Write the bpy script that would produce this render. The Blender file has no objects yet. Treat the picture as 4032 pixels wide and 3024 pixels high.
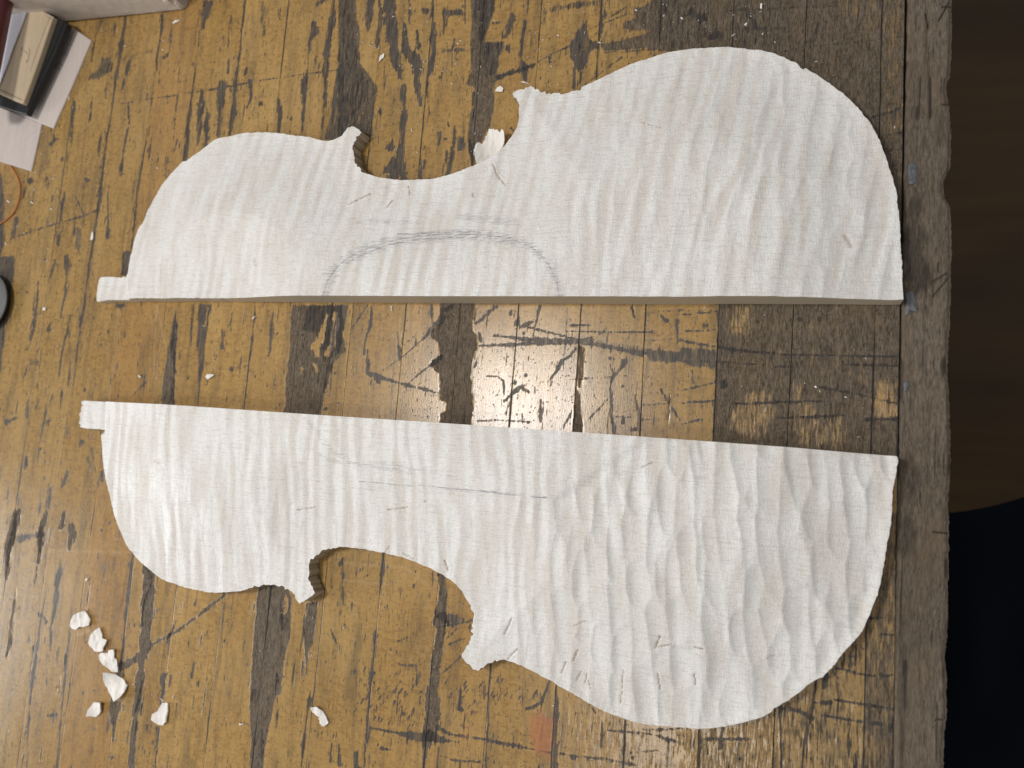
import bpy, math, random
import numpy as np
from mathutils import Matrix, Vector
random.seed(7)
RNG = np.random.default_rng(11)

# ------------------------------------------------------------------ camera
H = 0.311                                   # camera height above the bench top, metres
S = 4032 / 2212                             # tracing units are 2212 px wide
F = 3028.0
R = np.array([[0.93967047, -0.03443593, 0.34034332],
              [0.07472431, 0.99155615, -0.10598436],
              [-0.33381984, 0.1250223, 0.93430923]])
SC = bpy.context.scene
cam = bpy.data.cameras.new('camera')
cam.sensor_width = 36.0
cam.lens = 36.0 * F / 4032
cam.clip_start = 0.01
cam.clip_end = 50
cam.dof.use_dof = True
cam.dof.focus_distance = 0.325
cam.dof.aperture_fstop = 11.0
camo = bpy.data.objects.new('camera', cam)
SC.collection.objects.link(camo)
M4 = Matrix([list(R[0]) + [0], list(R[1]) + [0], list(R[2]) + [0], [0, 0, 0, 1]])
M4.translation = Vector((0, 0, H))
camo.matrix_world = M4
SC.camera = camo

# ------------------------------------------------------------------ light of the workshop and an added side light
SC.view_settings.view_transform = 'Standard'
SC.view_settings.look = 'None'
SC.view_settings.exposure = 0.0
SC.view_settings.gamma = 1.0
world = bpy.data.worlds.new('World')
SC.world = world
world.use_nodes = True
bg = world.node_tree.nodes['Background']
bg.inputs['Color'].default_value = (0.92, 0.95, 1.0, 1)
bg.inputs['Strength'].default_value = 0.33


def lamp(name, loc, target, size, power, color):
    l = bpy.data.lights.new(name, 'AREA')
    l.shape = 'DISK'
    l.size = size
    l.energy = power
    l.color = color
    o = bpy.data.objects.new(name, l)
    o.location = loc
    d = Vector(target) - Vector(loc)
    o.rotation_euler = d.to_track_quat('-Z', 'Y').to_euler()
    SC.collection.objects.link(o)
    return o


lamp('ceiling_lamp', (-0.44, 0.10, 0.92), (-0.12, 0.03, 0), 0.15, 4.7, (1.0, 0.97, 0.94))
lamp('bench_lamp', (-0.125, -0.385, 0.92), (-0.1, 0.0, 0), 0.11, 1.25, (1.0, 0.97, 0.94))
lamp('added_side_light', (-1.25, -0.30, 0.36), (-0.1, 0, 0), 0.45, 6.0, (0.97, 0.985, 1.0))  # added soft light low at the left, brings out the gouge relief


# ------------------------------------------------------------------ geometry of the view
def W(px, py, z=0.0):
    """point of the photograph (2212 wide units) -> place on the level z (metres)"""
    px = np.asarray(px, float); py = np.asarray(py, float); z = np.asarray(z, float)
    c = np.stack([(px * S - 2016) / F, -(py * S - 1512) / F, -np.ones_like(px)], -1)
    r = c @ R.T
    t = (z - H) / r[..., 2]
    return r[..., 0] * t, r[..., 1] * t


def PX(x, y, z):
    v = np.stack([x, y, z - H], -1) @ R
    d = -v[..., 2]
    return (v[..., 0] / d * F + 2016) / S, (-v[..., 1] / d * F + 1512) / S


def vnoise(x, y, seed):
    """smooth value noise, -1..1"""
    rng = np.random.default_rng(seed)
    T = rng.random((256, 256)).astype(np.float32) * 2 - 1
    xi = np.floor(x); yi = np.floor(y)
    fx = x - xi; fy = y - yi
    fx = fx * fx * (3 - 2 * fx); fy = fy * fy * (3 - 2 * fy)
    xi = xi.astype(int) & 255; yi = yi.astype(int) & 255
    x1 = (xi + 1) & 255; y1 = (yi + 1) & 255
    a = T[yi, xi]; b = T[yi, x1]; c = T[y1, xi]; d = T[y1, x1]
    return (a * (1 - fx) + b * fx) * (1 - fy) + (c * (1 - fx) + d * fx) * fy


def sstep(a, b, x):
    t = np.clip((x - a) / (b - a), 0, 1)
    return t * t * (3 - 2 * t)


# ------------------------------------------------------------------ objects and tags
COL = SC.collection


def tag(o, label=None, cat=None, group=None, kind=None):
    if label: o['label'] = label
    if cat: o['category'] = cat
    if group: o['group'] = group
    if kind: o['kind'] = kind
    return o


def empty(name, loc):
    o = bpy.data.objects.new(name, None)
    o.empty_display_size = 0.02
    o.location = loc
    COL.objects.link(o)
    return o


def mesh_np(name, V, faces, mats, parent=None, smooth=True, attrs=None, matidx=None, origin=None):
    """V (n,3); faces list of arrays (k,m) or a python list"""
    me = bpy.data.meshes.new(name)
    if origin is None:
        origin = np.array(parent.location) if parent is not None else np.array([V[:, 0].mean(), V[:, 1].mean(), V[:, 2].min()])
    V = V - origin
    me.vertices.add(len(V))
    me.vertices.foreach_set('co', V.astype(np.float32).ravel())
    if isinstance(faces, np.ndarray):
        faces = [faces]
    if isinstance(faces[0], np.ndarray) and faces[0].ndim == 2:
        loops = np.concatenate([f.ravel() for f in faces])
        tot = np.concatenate([np.full(len(f), f.shape[1]) for f in faces])
    else:
        loops = np.concatenate([np.asarray(f) for f in faces])
        tot = np.array([len(f) for f in faces])
    st = np.concatenate([[0], np.cumsum(tot)[:-1]])
    me.loops.add(len(loops))
    me.loops.foreach_set('vertex_index', loops.astype(np.int32))
    me.polygons.add(len(tot))
    me.polygons.foreach_set('loop_start', st.astype(np.int32))
    for m in mats:
        me.materials.append(m)
    if matidx is not None:
        me.polygons.foreach_set('material_index', matidx.astype(np.int32))
    me.polygons.foreach_set('use_smooth', np.full(len(tot), smooth))
    if attrs:
        for k, a in attrs.items():
            if a.ndim == 2:
                at = me.attributes.new(k, 'FLOAT_COLOR', 'POINT')
                at.data.foreach_set('color', a.astype(np.float32).ravel())
            else:
                at = me.attributes.new(k, 'FLOAT', 'POINT')
                at.data.foreach_set('value', a.astype(np.float32))
    me.update(calc_edges=True)
    me.validate()
    o = bpy.data.objects.new(name, me)
    if parent is not None:
        o.parent = parent
        o.location = origin - np.array(parent.location)
    else:
        o.location = origin
    COL.objects.link(o)
    return o


# ------------------------------------------------------------------ node helper
class NT:
    def __init__(self, name):
        self.m = bpy.data.materials.new(name)
        self.m.use_nodes = True
        self.t = self.m.node_tree
        self.b = self.t.nodes['Principled BSDF']

    def n(self, typ, **kw):
        nd = self.t.nodes.new(typ)
        for k, v in kw.items():
            setattr(nd, k, v)
        return nd

    def l(self, a, b):
        self.t.links.new(a, b)

    def attr(self, name, typ='GEOMETRY'):
        a = self.n('ShaderNodeAttribute', attribute_name=name, attribute_type=typ)
        return a

    def pos(self):
        return self.n('ShaderNodeNewGeometry').outputs['Position']

    def noise(self, vec, scale=(1, 1, 1), detail=4, rough=.5, dist=0, rot=0, lac=2.0):
        mp = self.n('ShaderNodeMapping')
        mp.inputs['Scale'].default_value = scale
        mp.inputs['Rotation'].default_value = (0, 0, rot)
        self.l(vec, mp.inputs['Vector'])
        no = self.n('ShaderNodeTexNoise')
        no.inputs['Scale'].default_value = 1
        no.inputs['Detail'].default_value = detail
        no.inputs['Roughness'].default_value = rough
        no.inputs['Distortion'].default_value = dist
        no.inputs['Lacunarity'].default_value = lac
        self.l(mp.outputs[0], no.inputs['Vector'])
        return no.outputs['Fac']

    def ramp(self, fac, stops, mode='LINEAR'):
        r = self.n('ShaderNodeValToRGB')
        r.color_ramp.interpolation = mode
        e = r.color_ramp.elements
        while len(e) < len(stops): e.new(.5)
        for i, (p, c) in enumerate(stops):
            e[i].position = p
            e[i].color = (c, c, c, 1) if isinstance(c, (int, float)) else (*c, 1)
        self.l(fac, r.inputs[0])
        return r.outputs['Color']

    def mix(self, fac, a, b, mode='MIX'):
        m = self.n('ShaderNodeMix', data_type='RGBA', blend_type=mode)
        for s, v in ((m.inputs[0], fac), (m.inputs[6], a), (m.inputs[7], b)):
            if isinstance(v, (int, float)): s.default_value = v if s == m.inputs[0] else (v, v, v, 1)
            elif isinstance(v, tuple): s.default_value = (*v, 1)
            else: self.l(v, s)
        return m.outputs[2]

    def math(self, op, a, b=0.0, c=0.0, clamp=False):
        m = self.n('ShaderNodeMath', operation=op, use_clamp=clamp)
        for s, v in zip(m.inputs, (a, b, c)):
            if isinstance(v, (int, float)): s.default_value = v
            else: self.l(v, s)
        return m.outputs[0]

    def bump(self, h, strength, dist, normal=None):
        b = self.n('ShaderNodeBump')
        b.inputs['Strength'].default_value = strength
        b.inputs['Distance'].default_value = dist
        self.l(h, b.inputs['Height'])
        if normal is not None: self.l(normal, b.inputs['Normal'])
        return b.outputs[0]

    def setp(self, **kw):
        for k, v in kw.items():
            s = self.b.inputs[k.replace('_', ' ')]
            if isinstance(v, (int, float)): s.default_value = v
            elif isinstance(v, tuple): s.default_value = (*v, 1)
            else: self.l(v, s)
        return self.m


def simple(name, col, rough=.5, spec=.4, var=.25, scale=400, bump=.2, metal=0.0, bd=.0003):
    k = NT(name)
    p = k.pos()
    n1 = k.noise(p, (scale,) * 3, 5, .6)
    c = k.mix(n1, tuple(x * (1 - var) for x in col), tuple(min(1, x * (1 + var)) for x in col))
    k.setp(Base_Color=c, Roughness=rough, Specular_IOR_Level=spec, Metallic=metal)
    k.l(k.bump(n1, bump, bd), k.b.inputs['Normal'])
    return k.m


# ------------------------------------------------------------------ bench wood material
def bench_material():
    k = NT('worn_bench_wood')
    p = k.pos()
    tone = k.attr('tone', 'OBJECT').outputs['Fac']
    oran = k.attr('warm', 'OBJECT').outputs['Fac']
    a = k.attr('wear_shade')
    sep = k.n('ShaderNodeSeparateColor')
    k.l(a.outputs['Color'], sep.inputs[0])
    D, Wn, T = sep.outputs[0], sep.outputs[1], sep.outputs[2]
    red = k.attr('red').outputs['Fac']
    # shift the grain per board
    sh = k.n('ShaderNodeVectorMath', operation='MULTIPLY_ADD')
    cmb = k.n('ShaderNodeCombineXYZ')
    k.l(tone, cmb.inputs[0]); k.l(tone, cmb.inputs[1]); k.l(tone, cmb.inputs[2])
    k.l(cmb.outputs[0], sh.inputs[0]); sh.inputs[1].default_value = (3.1, 1.7, .9); k.l(p, sh.inputs[2])
    q = sh.outputs[0]
    streak = k.noise(q, (520, 34, 60), 5, .62, .3)
    fleck = k.noise(q, (300, 620, 300), 3, .6, .8)
    fine = k.noise(q, (1900, 420, 900), 3, .6)
    cloud = k.noise(q, (26, 18, 20), 4, .55)
    jag = k.noise(q, (1300, 150, 300), 4, .68)
    cross = k.noise(q, (240, 1500, 300), 3, .6)
    c = k.mix(streak, (.270, .146, .026), (.47, .278, .068))
    c = k.mix(k.math('MULTIPLY', k.ramp(fleck, [(.45, 0), (.66, 1)]), .62), c, (.205, .105, .020))
    c = k.mix(k.math('MULTIPLY', k.ramp(cloud, [(.42, 0), (.7, 1)]), .5), c, (.48, .30, .09))
    c = k.mix(oran, c, (.40, .17, .033))
    hsv = k.n('ShaderNodeHueSaturation')
    k.l(c, hsv.inputs['Color'])
    k.l(k.math('MULTIPLY_ADD', tone, .34, .80), hsv.inputs['Value'])
    hsv.inputs['Saturation'].default_value = .93
    c = hsv.outputs[0]
    # ingrained grime: thin veil, short dark fibres and pits
    grime = k.noise(q, (170, 26, 60), 4, .62, .6)
    c = k.mix(k.math('MULTIPLY', k.ramp(grime, [(.48, 0), (.70, 1)]), .52), c, (.105, .078, .046))
    fib2 = k.noise(q, (1000, 170, 400), 4, .68, .2)
    c = k.mix(k.math('MULTIPLY', k.ramp(fib2, [(.58, 0), (.69, 1)]), .75), c, (.050, .042, .034))
    pit = k.noise(q, (800, 620, 600), 2, .5)
    c = k.mix(k.math('MULTIPLY', k.ramp(pit, [(.65, 0), (.70, 1)]), .7), c, (.045, .036, .028))
    c = k.mix(k.math('MULTIPLY', k.ramp(fine, [(.60, 0), (.75, 1)]), .35), c, (.09, .06, .035))
    c = k.mix(k.math('MULTIPLY', T, .55), c, (.56, .42, .25))
    # worn grey-brown bare wood
    w1 = k.ramp(k.noise(q, (2100, 400, 600), 4, .8, .3), [(.38, 0), (.62, 1)])
    w2 = k.ramp(k.noise(q, (700, 130, 200), 4, .72, .6), [(.36, 0), (.64, 1)])
    wcol = k.mix(k.math('MULTIPLY_ADD', w1, .62, k.math('MULTIPLY', w2, .38)), (.014, .011, .009), (.20, .162, .122))
    wcol = k.mix(k.math('MULTIPLY', k.ramp(cross, [(.58, 0), (.68, 1)]), .5), wcol, (.032, .026, .021))
    wcol = k.mix(k.ramp(k.noise(q, (90, 50, 60), 4, .6), [(.54, 0), (.76, .35)]), wcol, (.15, .10, .05))
    wf = k.math('ADD', Wn, k.math('MULTIPLY', k.math('SUBTRACT', jag, .5), 1.7))
    wf = k.ramp(wf, [(.34, 0), (.66, 1)])
    c = k.mix(k.math('MULTIPLY', wf, .92), c, wcol)
    # black ink / iron stain in the grain, and painted left-edge shade
    dcol = k.mix(k.ramp(k.noise(q, (900, 110, 300), 5, .72, .3), [(.3, 0), (.7, 1)]), (.011, .011, .014), (.105, .092, .080))
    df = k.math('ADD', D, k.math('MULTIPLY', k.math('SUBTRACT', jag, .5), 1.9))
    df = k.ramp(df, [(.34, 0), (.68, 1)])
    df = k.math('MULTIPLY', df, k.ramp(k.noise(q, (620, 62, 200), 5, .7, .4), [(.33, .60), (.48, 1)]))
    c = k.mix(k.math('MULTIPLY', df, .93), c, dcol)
    c = k.mix(k.math('MULTIPLY', red, .5), c, (.42, .10, .05))
    rough = k.math('ADD', k.math('MULTIPLY', streak, .12), .18)
    rough = k.math('ADD', rough, k.math('MULTIPLY', wf, .33))
    rough = k.math('ADD', rough, k.math('MULTIPLY', df, .20), clamp=True)
    hgt = k.math('ADD', k.math('MULTIPLY', fine, .5), k.math('MULTIPLY', k.noise(q, (2300, 2000, 900), 2, .5), .3))
    hgt = k.math('SUBTRACT', hgt, k.math('MULTIPLY', k.ramp(pit, [(.66, 0), (.73, 1)]), .8))
    hgt = k.math('ADD', hgt, k.math('MULTIPLY', k.math('MULTIPLY', k.math('ADD', jag, w1), wf), 1.6))
    hgt = k.math('SUBTRACT', hgt, k.math('MULTIPLY', df, .12))
    k.setp(Base_Color=c, Roughness=rough, Specular_IOR_Level=k.math('SUBTRACT', k.math('SUBTRACT', .46, k.math('MULTIPLY', wf, .34)), k.math('MULTIPLY', df, .2), clamp=True))
    k.l(k.bump(hgt, .42, .00014), k.b.inputs['Normal'])
    return k.m


def rail_material():
    k = NT('grey_rail_wood')
    p = k.pos()
    a = k.attr('wear_shade')
    sep = k.n('ShaderNodeSeparateColor')
    k.l(a.outputs['Color'], sep.inputs[0])
    s1 = k.noise(p, (1500, 260, 400), 5, .78, .6)
    s2 = k.noise(p, (2000, 300, 900), 4, .7)
    c = k.mix(k.ramp(s1, [(.3, 0), (.72, 1)]), (.040, .031, .022), (.26, .205, .148))
    c = k.mix(k.ramp(k.noise(p, (60, 30, 40), 4, .6), [(.45, 0), (.7, .55)]), c, (.16, .115, .07))
    c = k.mix(k.math('MULTIPLY', k.ramp(s2, [(.56, 0), (.7, 1)]), .6), c, (.045, .034, .026))
    c = k.mix(k.math('MULTIPLY', sep.outputs[0], .9), c, (.022, .017, .014))
    k.setp(Base_Color=c, Roughness=.72, Specular_IOR_Level=.25)
    h = k.math('ADD', s1, k.math('MULTIPLY', s2, .7))
    k.l(k.bump(h, .8, .0005), k.b.inputs['Normal'])
    return k.m


def maple_material(ang):
    k = NT('carved_maple')
    p = k.pos()
    a = k.attr('marks')
    sep = k.n('ShaderNodeSeparateColor')
    k.l(a.outputs['Color'], sep.inputs[0])
    pencil, tear, flat = sep.outputs[0], sep.outputs[1], sep.outputs[2]
    cu = k.attr('curl').outputs['Fac']
    curl = k.math('ADD', k.math('MULTIPLY', cu, .75), k.math('MULTIPLY', k.noise(p, (260, 90, 60), 3, .6, .6, rot=ang), .25))
    curl2 = k.noise(p, (300, 60, 40), 3, .5, 1.0, rot=ang)
    grain = k.noise(p, (230, 2300, 700), 3, .6, .15)
    gline = k.noise(p, (60, 1100, 200), 2, .5, .1)
    fib = k.noise(p, (2000, 330, 600), 3, .6, .3, rot=ang)
    speck = k.noise(p, (2100, 2100, 2100), 2, .5)
    warm = k.noise(p, (22, 18, 20), 3, .5)
    c = k.mix(k.ramp(curl, [(.30, 0), (.66, 1)]), (.645, .603, .546), (.748, .726, .688))
    c = k.mix(k.math('MULTIPLY', k.ramp(warm, [(.45, 0), (.65, 1)]), .30), c, (.70, .66, .61))
    c = k.mix(k.math('MULTIPLY', k.ramp(grain, [(.52, 0), (.66, 1)]), .40), c, (.46, .40, .345))
    c = k.mix(k.math('MULTIPLY', k.ramp(gline, [(.58, 0), (.66, 1)]), .16), c, (.40, .355, .30))
    c = k.mix(k.math('MULTIPLY', k.ramp(speck, [(.56, 0), (.70, 1)]), .30), c, (.505, .452, .388))
    c = k.mix(k.math('MULTIPLY', k.ramp(speck, [(.30, 1), (.42, 0)]), .5), c, (.86, .85, .832))  # bright specks paint the maple's sparkle into its colour
    pg = k.math('MULTIPLY', pencil, k.ramp(grain, [(.44, 0), (.56, 1)]))
    pg = k.math('ADD', pg, k.math('MULTIPLY', k.math('GREATER_THAN', pencil, .75), k.math('MULTIPLY', pencil, .5)), clamp=True)
    c = k.mix(k.math('MULTIPLY', pg, .75), c, (.20, .20, .22))
    c = k.mix(k.math('MULTIPLY', tear, .95), c, (.30, .21, .125))
    gl = k.ramp(curl, [(.35, .50), (.70, .34)])
    k.setp(Base_Color=c, Roughness=gl, Specular_IOR_Level=k.math('MULTIPLY_ADD', k.ramp(curl, [(.40, 0), (.70, 1)]), .40, .20))
    h = k.math('ADD', k.math('MULTIPLY', grain, .55), k.math('MULTIPLY', fib, .8))
    h = k.math('ADD', h, k.math('MULTIPLY', speck, .5))
    b1 = k.bump(h, .95, .00028)
    b2 = k.bump(curl, .10, .0006, b1)
    k.l(b2, k.b.inputs['Normal'])
    return k.m


def side_material():
    k = NT('sawn_maple_side')
    p = k.pos()
    per = k.attr('peri').outputs['Fac']
    cx = k.n('ShaderNodeCombineXYZ'); k.l(per, cx.inputs[0])
    st = k.noise(cx.outputs[0], (420, 1, 1), 4, .7)
    g = k.noise(p, (60, 60, 900), 4, .6)
    rough = k.attr('saw').outputs['Fac']
    c = k.mix(g, (.42, .345, .24), (.57, .48, .355))
    f = k.math('MULTIPLY', k.ramp(st, [(.46, 0), (.60, 1)]), rough)
    c = k.mix(k.math('MULTIPLY', f, .7), c, (.07, .045, .02))
    k.setp(Base_Color=c, Roughness=.6, Specular_IOR_Level=.3)
    k.l(k.bump(k.math('ADD', k.math('MULTIPLY', st, rough), k.math('MULTIPLY', g, .3)), .5, .0006), k.b.inputs['Normal'])
    return k.m


def chip_material():
    k = NT('maple_chip')
    p = k.pos()
    n1 = k.noise(p, (1500, 400, 700), 4, .6, rot=.5)
    n2 = k.noise(p, (160, 160, 160), 3, .5)
    c = k.mix(n1, (.62, .56, .48), (.84, .80, .745))
    c = k.mix(k.math('MULTIPLY', n2, .4), c, (.85, .82, .78))
    k.setp(Base_Color=c, Roughness=.6, Specular_IOR_Level=.3)
    k.l(k.bump(n1, .5, .0004), k.b.inputs['Normal'])
    return k.m


def board_material(name, lo, hi, sc=(30, 900, 300), rot=0.0):
    k = NT(name)
    p = k.pos()
    n1 = k.noise(p, sc, 5, .6, .2, rot=rot)
    n2 = k.noise(p, (60, 60, 60), 3, .5)
    c = k.mix(n1, lo, hi)
    c = k.mix(k.math('MULTIPLY', n2, .3), c, hi)
    pen = k.attr('pencil').outputs['Fac']
    c = k.mix(k.math('MULTIPLY', pen, .7), c, (.13, .12, .11))
    k.setp(Base_Color=c, Roughness=.6, Specular_IOR_Level=.3)
    k.l(k.bump(n1, .3, .0003), k.b.inputs['Normal'])
    return k.m


MB = bench_material()
MR = rail_material()
M_CORE = simple('dark_joint_dirt', (.012, .010, .008), .9, .1)
M_SIDE = side_material()
M_CHIP = chip_material()

# ------------------------------------------------------------------ wear map with some painted shade, traced mark by mark
X0, Y0, CW, CH = -80, -60, 2380, 1790
yy, xx = np.mgrid[0:CH, 0:CW].astype(np.float32)
wxx, wyy = W(xx + X0, yy + Y0)
wxx = wxx.astype(np.float32); wyy = wyy.astype(np.float32)
NA = vnoise(wxx / .0007, wyy / .006, 1) * .6 + vnoise(wxx / .0004, wyy / .0022, 2) * .4      # streaky along the boards
NB = vnoise(wxx / .0025, wyy / .004, 3)
NC = vnoise(wxx / .0010, wyy / .0010, 4)
NR = NA * .55 + NB * .3 + NC * .3
MAP = {c: np.zeros((CH, CW), np.float32) for c in 'DWTR'}
OFF = {'1': (0, 0), '2': (737.33, 0), '3': (1474.67, 0), '4': (0, 553), '5': (737.33, 553), '6': (1474.67, 553),
       '7': (0, 1106), '8': (737.33, 1106), '9': (1474.67, 1106)}


def box(x0, y0, x1, y1):
    return (slice(int(max(0, math.floor(y0 - Y0))), int(min(CH, max(0, math.ceil(y1 - Y0))))),
            slice(int(max(0, math.floor(x0 - X0))), int(min(CW, max(0, math.ceil(x1 - X0))))))


def put(ch, sl, m, a, erase=False):
    if erase:
        MAP[ch][sl] *= (1 - m * a)
    else:
        MAP[ch][sl] = np.maximum(MAP[ch][sl], m * a)


def stroke(ch, pts, a=1.0, rough=.5, soft=1.0, erase=False):
    """pts in 2212-wide units: (x, y, full width)"""
    if len(pts) == 1: pts = [pts[0], (pts[0][0] + .01, pts[0][1] + .6, pts[0][2])]
    for (ax, ay, aw), (bx, by, bw) in zip(pts[:-1], pts[1:]):
        mw = max(aw, bw) * .5 * (1 + rough) + 3
        sl = box(min(ax, bx) - mw, min(ay, by) - mw, max(ax, bx) + mw, max(ay, by) + mw)
        if sl[0].start >= sl[0].stop or sl[1].start >= sl[1].stop: continue
        px = xx[sl] + X0; py = yy[sl] + Y0
        dx, dy = bx - ax, by - ay
        L2 = dx * dx + dy * dy + 1e-6
        t = np.clip(((px - ax) * dx + (py - ay) * dy) / L2, 0, 1)
        d = np.hypot(px - ax - t * dx, py - ay - t * dy)
        hw = (aw + (bw - aw) * t) * .5
        sf = soft * (1.1 + min(1.6, max(aw, bw) * .16))
        m = np.clip(.5 + (hw * (1 + NR[sl] * rough * .9) + NR[sl] * min(3.0, .3 + aw * .4) - d) / (2 * sf), 0, 1)
        put(ch, sl, m, a, erase)


def s3(tile, s, ch='D', a=1.0, rough=.6, soft=1.0, erase=False, k=1.0):
    ox, oy = OFF[tile]
    for part in s.split('/'):
        v = [float(q) for q in part.replace(';', ',').split(',') if q.strip()]
        pts = [(ox + v[i] / 3, oy + v[i + 1] / 3, v[i + 2] / 3 * k) for i in range(0, len(v), 3)]
        stroke(ch, pts, a, rough, soft, erase)
        if ch == 'D' and not erase:
            for (ax, ay, aw), (bx, by, bw) in zip(pts[:-1], pts[1:]):
                if max(aw, bw) < 3.5: continue
                L = math.hypot(bx - ax, by - ay)
                for _ in range(int(1 + L / 5)):
                    t = random.random(); w0 = aw + (bw - aw) * t
                    x = ax + (bx - ax) * t + random.gauss(0, w0 * .45 + 3.0); y = ay + (by - ay) * t + random.gauss(0, 4)
                    l = random.expovariate(1 / 8) + 2; sl_ = -.145 + .13 * x / 2000; w_ = random.uniform(.8, 2.2)
                    stroke('D', [(x, y, w_ * .5), (x + sl_ * l * .5, y + l * .5, w_), (x + sl_ * l, y + l, w_ * .3)], random.uniform(.55, .95), .5, .7)


def p3(tile, s, ch='D', a=1.0, amp=5.0, soft=1.4, erase=False):
    ox, oy = OFF[tile]
    v = [float(q) for q in s.replace(';', ',').split(',') if q.strip()]
    P = [(ox + v[i] / 3, oy + v[i + 1] / 3) for i in range(0, len(v), 2)]
    xs = [q[0] for q in P]; ys = [q[1] for q in P]
    sl = box(min(xs) - amp * 2, min(ys) - amp * 2, max(xs) + amp * 2, max(ys) + amp * 2)
    px = xx[sl] + X0; py = yy[sl] + Y0
    ins = np.zeros(px.shape, bool); d = np.full(px.shape, 1e9, np.float32)
    n = len(P)
    for i in range(n):
        ax, ay = P[i]; bx, by = P[(i + 1) % n]
        dx, dy = bx - ax, by - ay
        t = np.clip(((px - ax) * dx + (py - ay) * dy) / (dx * dx + dy * dy + 1e-6), 0, 1)
        d = np.minimum(d, np.hypot(px - ax - t * dx, py - ay - t * dy))
        if dy != 0:
            ins ^= ((ay > py) != (by > py)) & (px < (bx - ax) * (py - ay) / dy + ax)
    sd = np.where(ins, d, -d)
    put(ch, sl, np.clip(.5 + (sd + NR[sl] * amp) / (2 * (soft + 2.0)), 0, 1), a, erase)


# --- tile 1
s3('1', '660,130,10,620,230,10,590,400,8/745,160,22,740,210,14/812,115,22,795,230,26,785,290,34,770,400,14,745,520,10,725,700,10,690,900,12,665,1100,14,650,1250,26,630,1400,12,600,1600,14,590,1659,10')
p3('1', '660,370,720,370,720,470,640,510,570,520,580,470,640,450', 'W', .75)
s3('1', '835,390,14,825,450,22,800,540,18,800,600,8/830,670,8,835,800,12,800,980,14,790,1080,24,780,1140,6/1050,100,30,1045,200,22,1035,280,10,1015,380,14,1015,480,6/1060,370,26,1080,360,20')
s3('1', '700,420,20,800,380,25,900,350,20,980,330,40', 'D', .45)
s3('1', '985,640,5,975,800,5,930,1000,6,905,1150,8,885,1300,10,870,1450,14,855,1600,16/1090,1020,5,1075,1100,8,1075,1160,8/1240,640,10,1225,760,26,1210,900,30,1195,1040,24')
s3('1', '1310,590,30,1300,680,44,1290,760,34,1285,860,24,1280,940,12/1345,740,30,1340,820,44,1338,900,30,1330,950,20/1440,540,60,1435,620,50,1430,700,46,1420,800,30,1415,880,30', 'D', .92)
p3('1', '1315,0,1400,0,1370,60,1340,140,1330,190,1300,200,1305,100', 'D', .85)
s3('1', '1290,200,12,1285,300,6/1590,0,10,1575,130,14,1560,300,16,1545,400,16,1530,500,14,1520,620,30,1515,720,34,1500,800,36,1490,880,20/1482,380,10,1480,470,18')
s3('1', '1700,20,40,1710,100,50,1700,180,30/1450,240,40,1450,290,30', 'W', .55)
s3('1', '780,670,6,980,640,6,1240,600,8,1400,575,12,1500,555,10,1700,520,8,1990,478,8,2200,452,10', 'D', .95, .5)
s3('1', '1590,470,20,1600,440,10/1625,520,24,1625,640,16,1600,700,10/1690,670,30/1812,650,20,1812,720,40,1805,850,34/1885,770,20/1760,800,14')
s3('1', '2030,160,50,2040,200,50,2005,260,20,2000,330,12,1995,420,8,1990,480,16,1975,530,50,1970,600,36,1968,700,16,1960,800,14,1955,880,8/2160,0,18,2150,150,36,2130,250,50,2115,350,40,2110,450,44,2110,560,24,2100,700,18,2092,800,18,2090,880,12/2060,30,20,2090,0,50')
p3('1', '2230,380,2170,450,2160,560,2140,700,2110,850,2095,905,2160,920,2230,900', 'D', .8)
s3('1', '480,660,26,470,740,24,465,850,18,455,950,10/520,430,8,500,640,8/325,940,26,345,920,16,370,900,26/400,1030,32/430,1130,8,445,950,10/550,1160,30,570,1170,22/710,1060,20/340,1270,20,335,1300,20/105,1420,30,85,1540,24/300,1150,18,290,1200,14/260,1340,14', 'D', .8)
s3('1', '700,1250,8,700,1400,10,697,1540,22/195,1170,34/490,1270,10,540,1390,14/40,1560,6,200,1500,10,380,1445,8,540,1400,14,640,1355,6/420,1240,10,400,1350,18,370,1600,14')
s3('1', '510,1500,50,500,1600,56', 'W', .6)
p3('1', '-200,1120,10,1120,30,1300,25,1500,0,1700,-200,1700', 'D', .8)  # shadow along the left edge, painted dark into the stain mask
s3('1', '1010,700,4,1030,600,4/1250,610,4,1270,200,4,1310,0,5/970,760,4,1020,480,4', 'D', .8)
s3('1', '620,200,5,560,480,5/1160,330,5,1100,560,4/1400,250,6,1300,560,5/880,120,4,860,300,4', 'D', .5)
# --- tile 4
p3('4', '-200,0,100,0,95,100,60,260,50,400,20,600,0,800,-200,800', 'D', .85)  # lower part of the painted left-edge shadow
s3('4', '360,20,10,320,150,14/430,0,30,440,60,50,430,130,20,420,250,14,395,400,8/510,30,14/590,0,12,560,250,12,545,350,20,510,520,18,498,640,14,490,700,8,470,900,5/245,170,12,240,280,20,225,400,26,210,500,32,180,600,18', 'D', .85)
s3('4', '345,420,20,300,480,14,325,480,24/455,380,12,440,480,18,420,540,26,400,660,22,380,790,12/440,850,10,460,650,6/270,600,6,240,850,8/180,700,14,160,780,10/610,400,6,600,500,8/700,490,22', 'D', .85)
s3('4', '200,690,50,250,690,26/650,580,50', 'D', .5)
s3('4', '545,870,24/180,930,14,175,1040,26/40,1080,36,110,1045,8/335,1060,14,280,1090,10,340,900,8/440,1070,8,430,1200,5/530,1200,26,520,1230,16/265,1150,6,240,1350,8/170,1310,26,160,1380,10/290,1440,14/440,1400,20,400,1500,10/330,1500,14,310,1620,18')
s3('4', '120,1540,30,130,1640,36/50,1600,24', 'D', .6)
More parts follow.
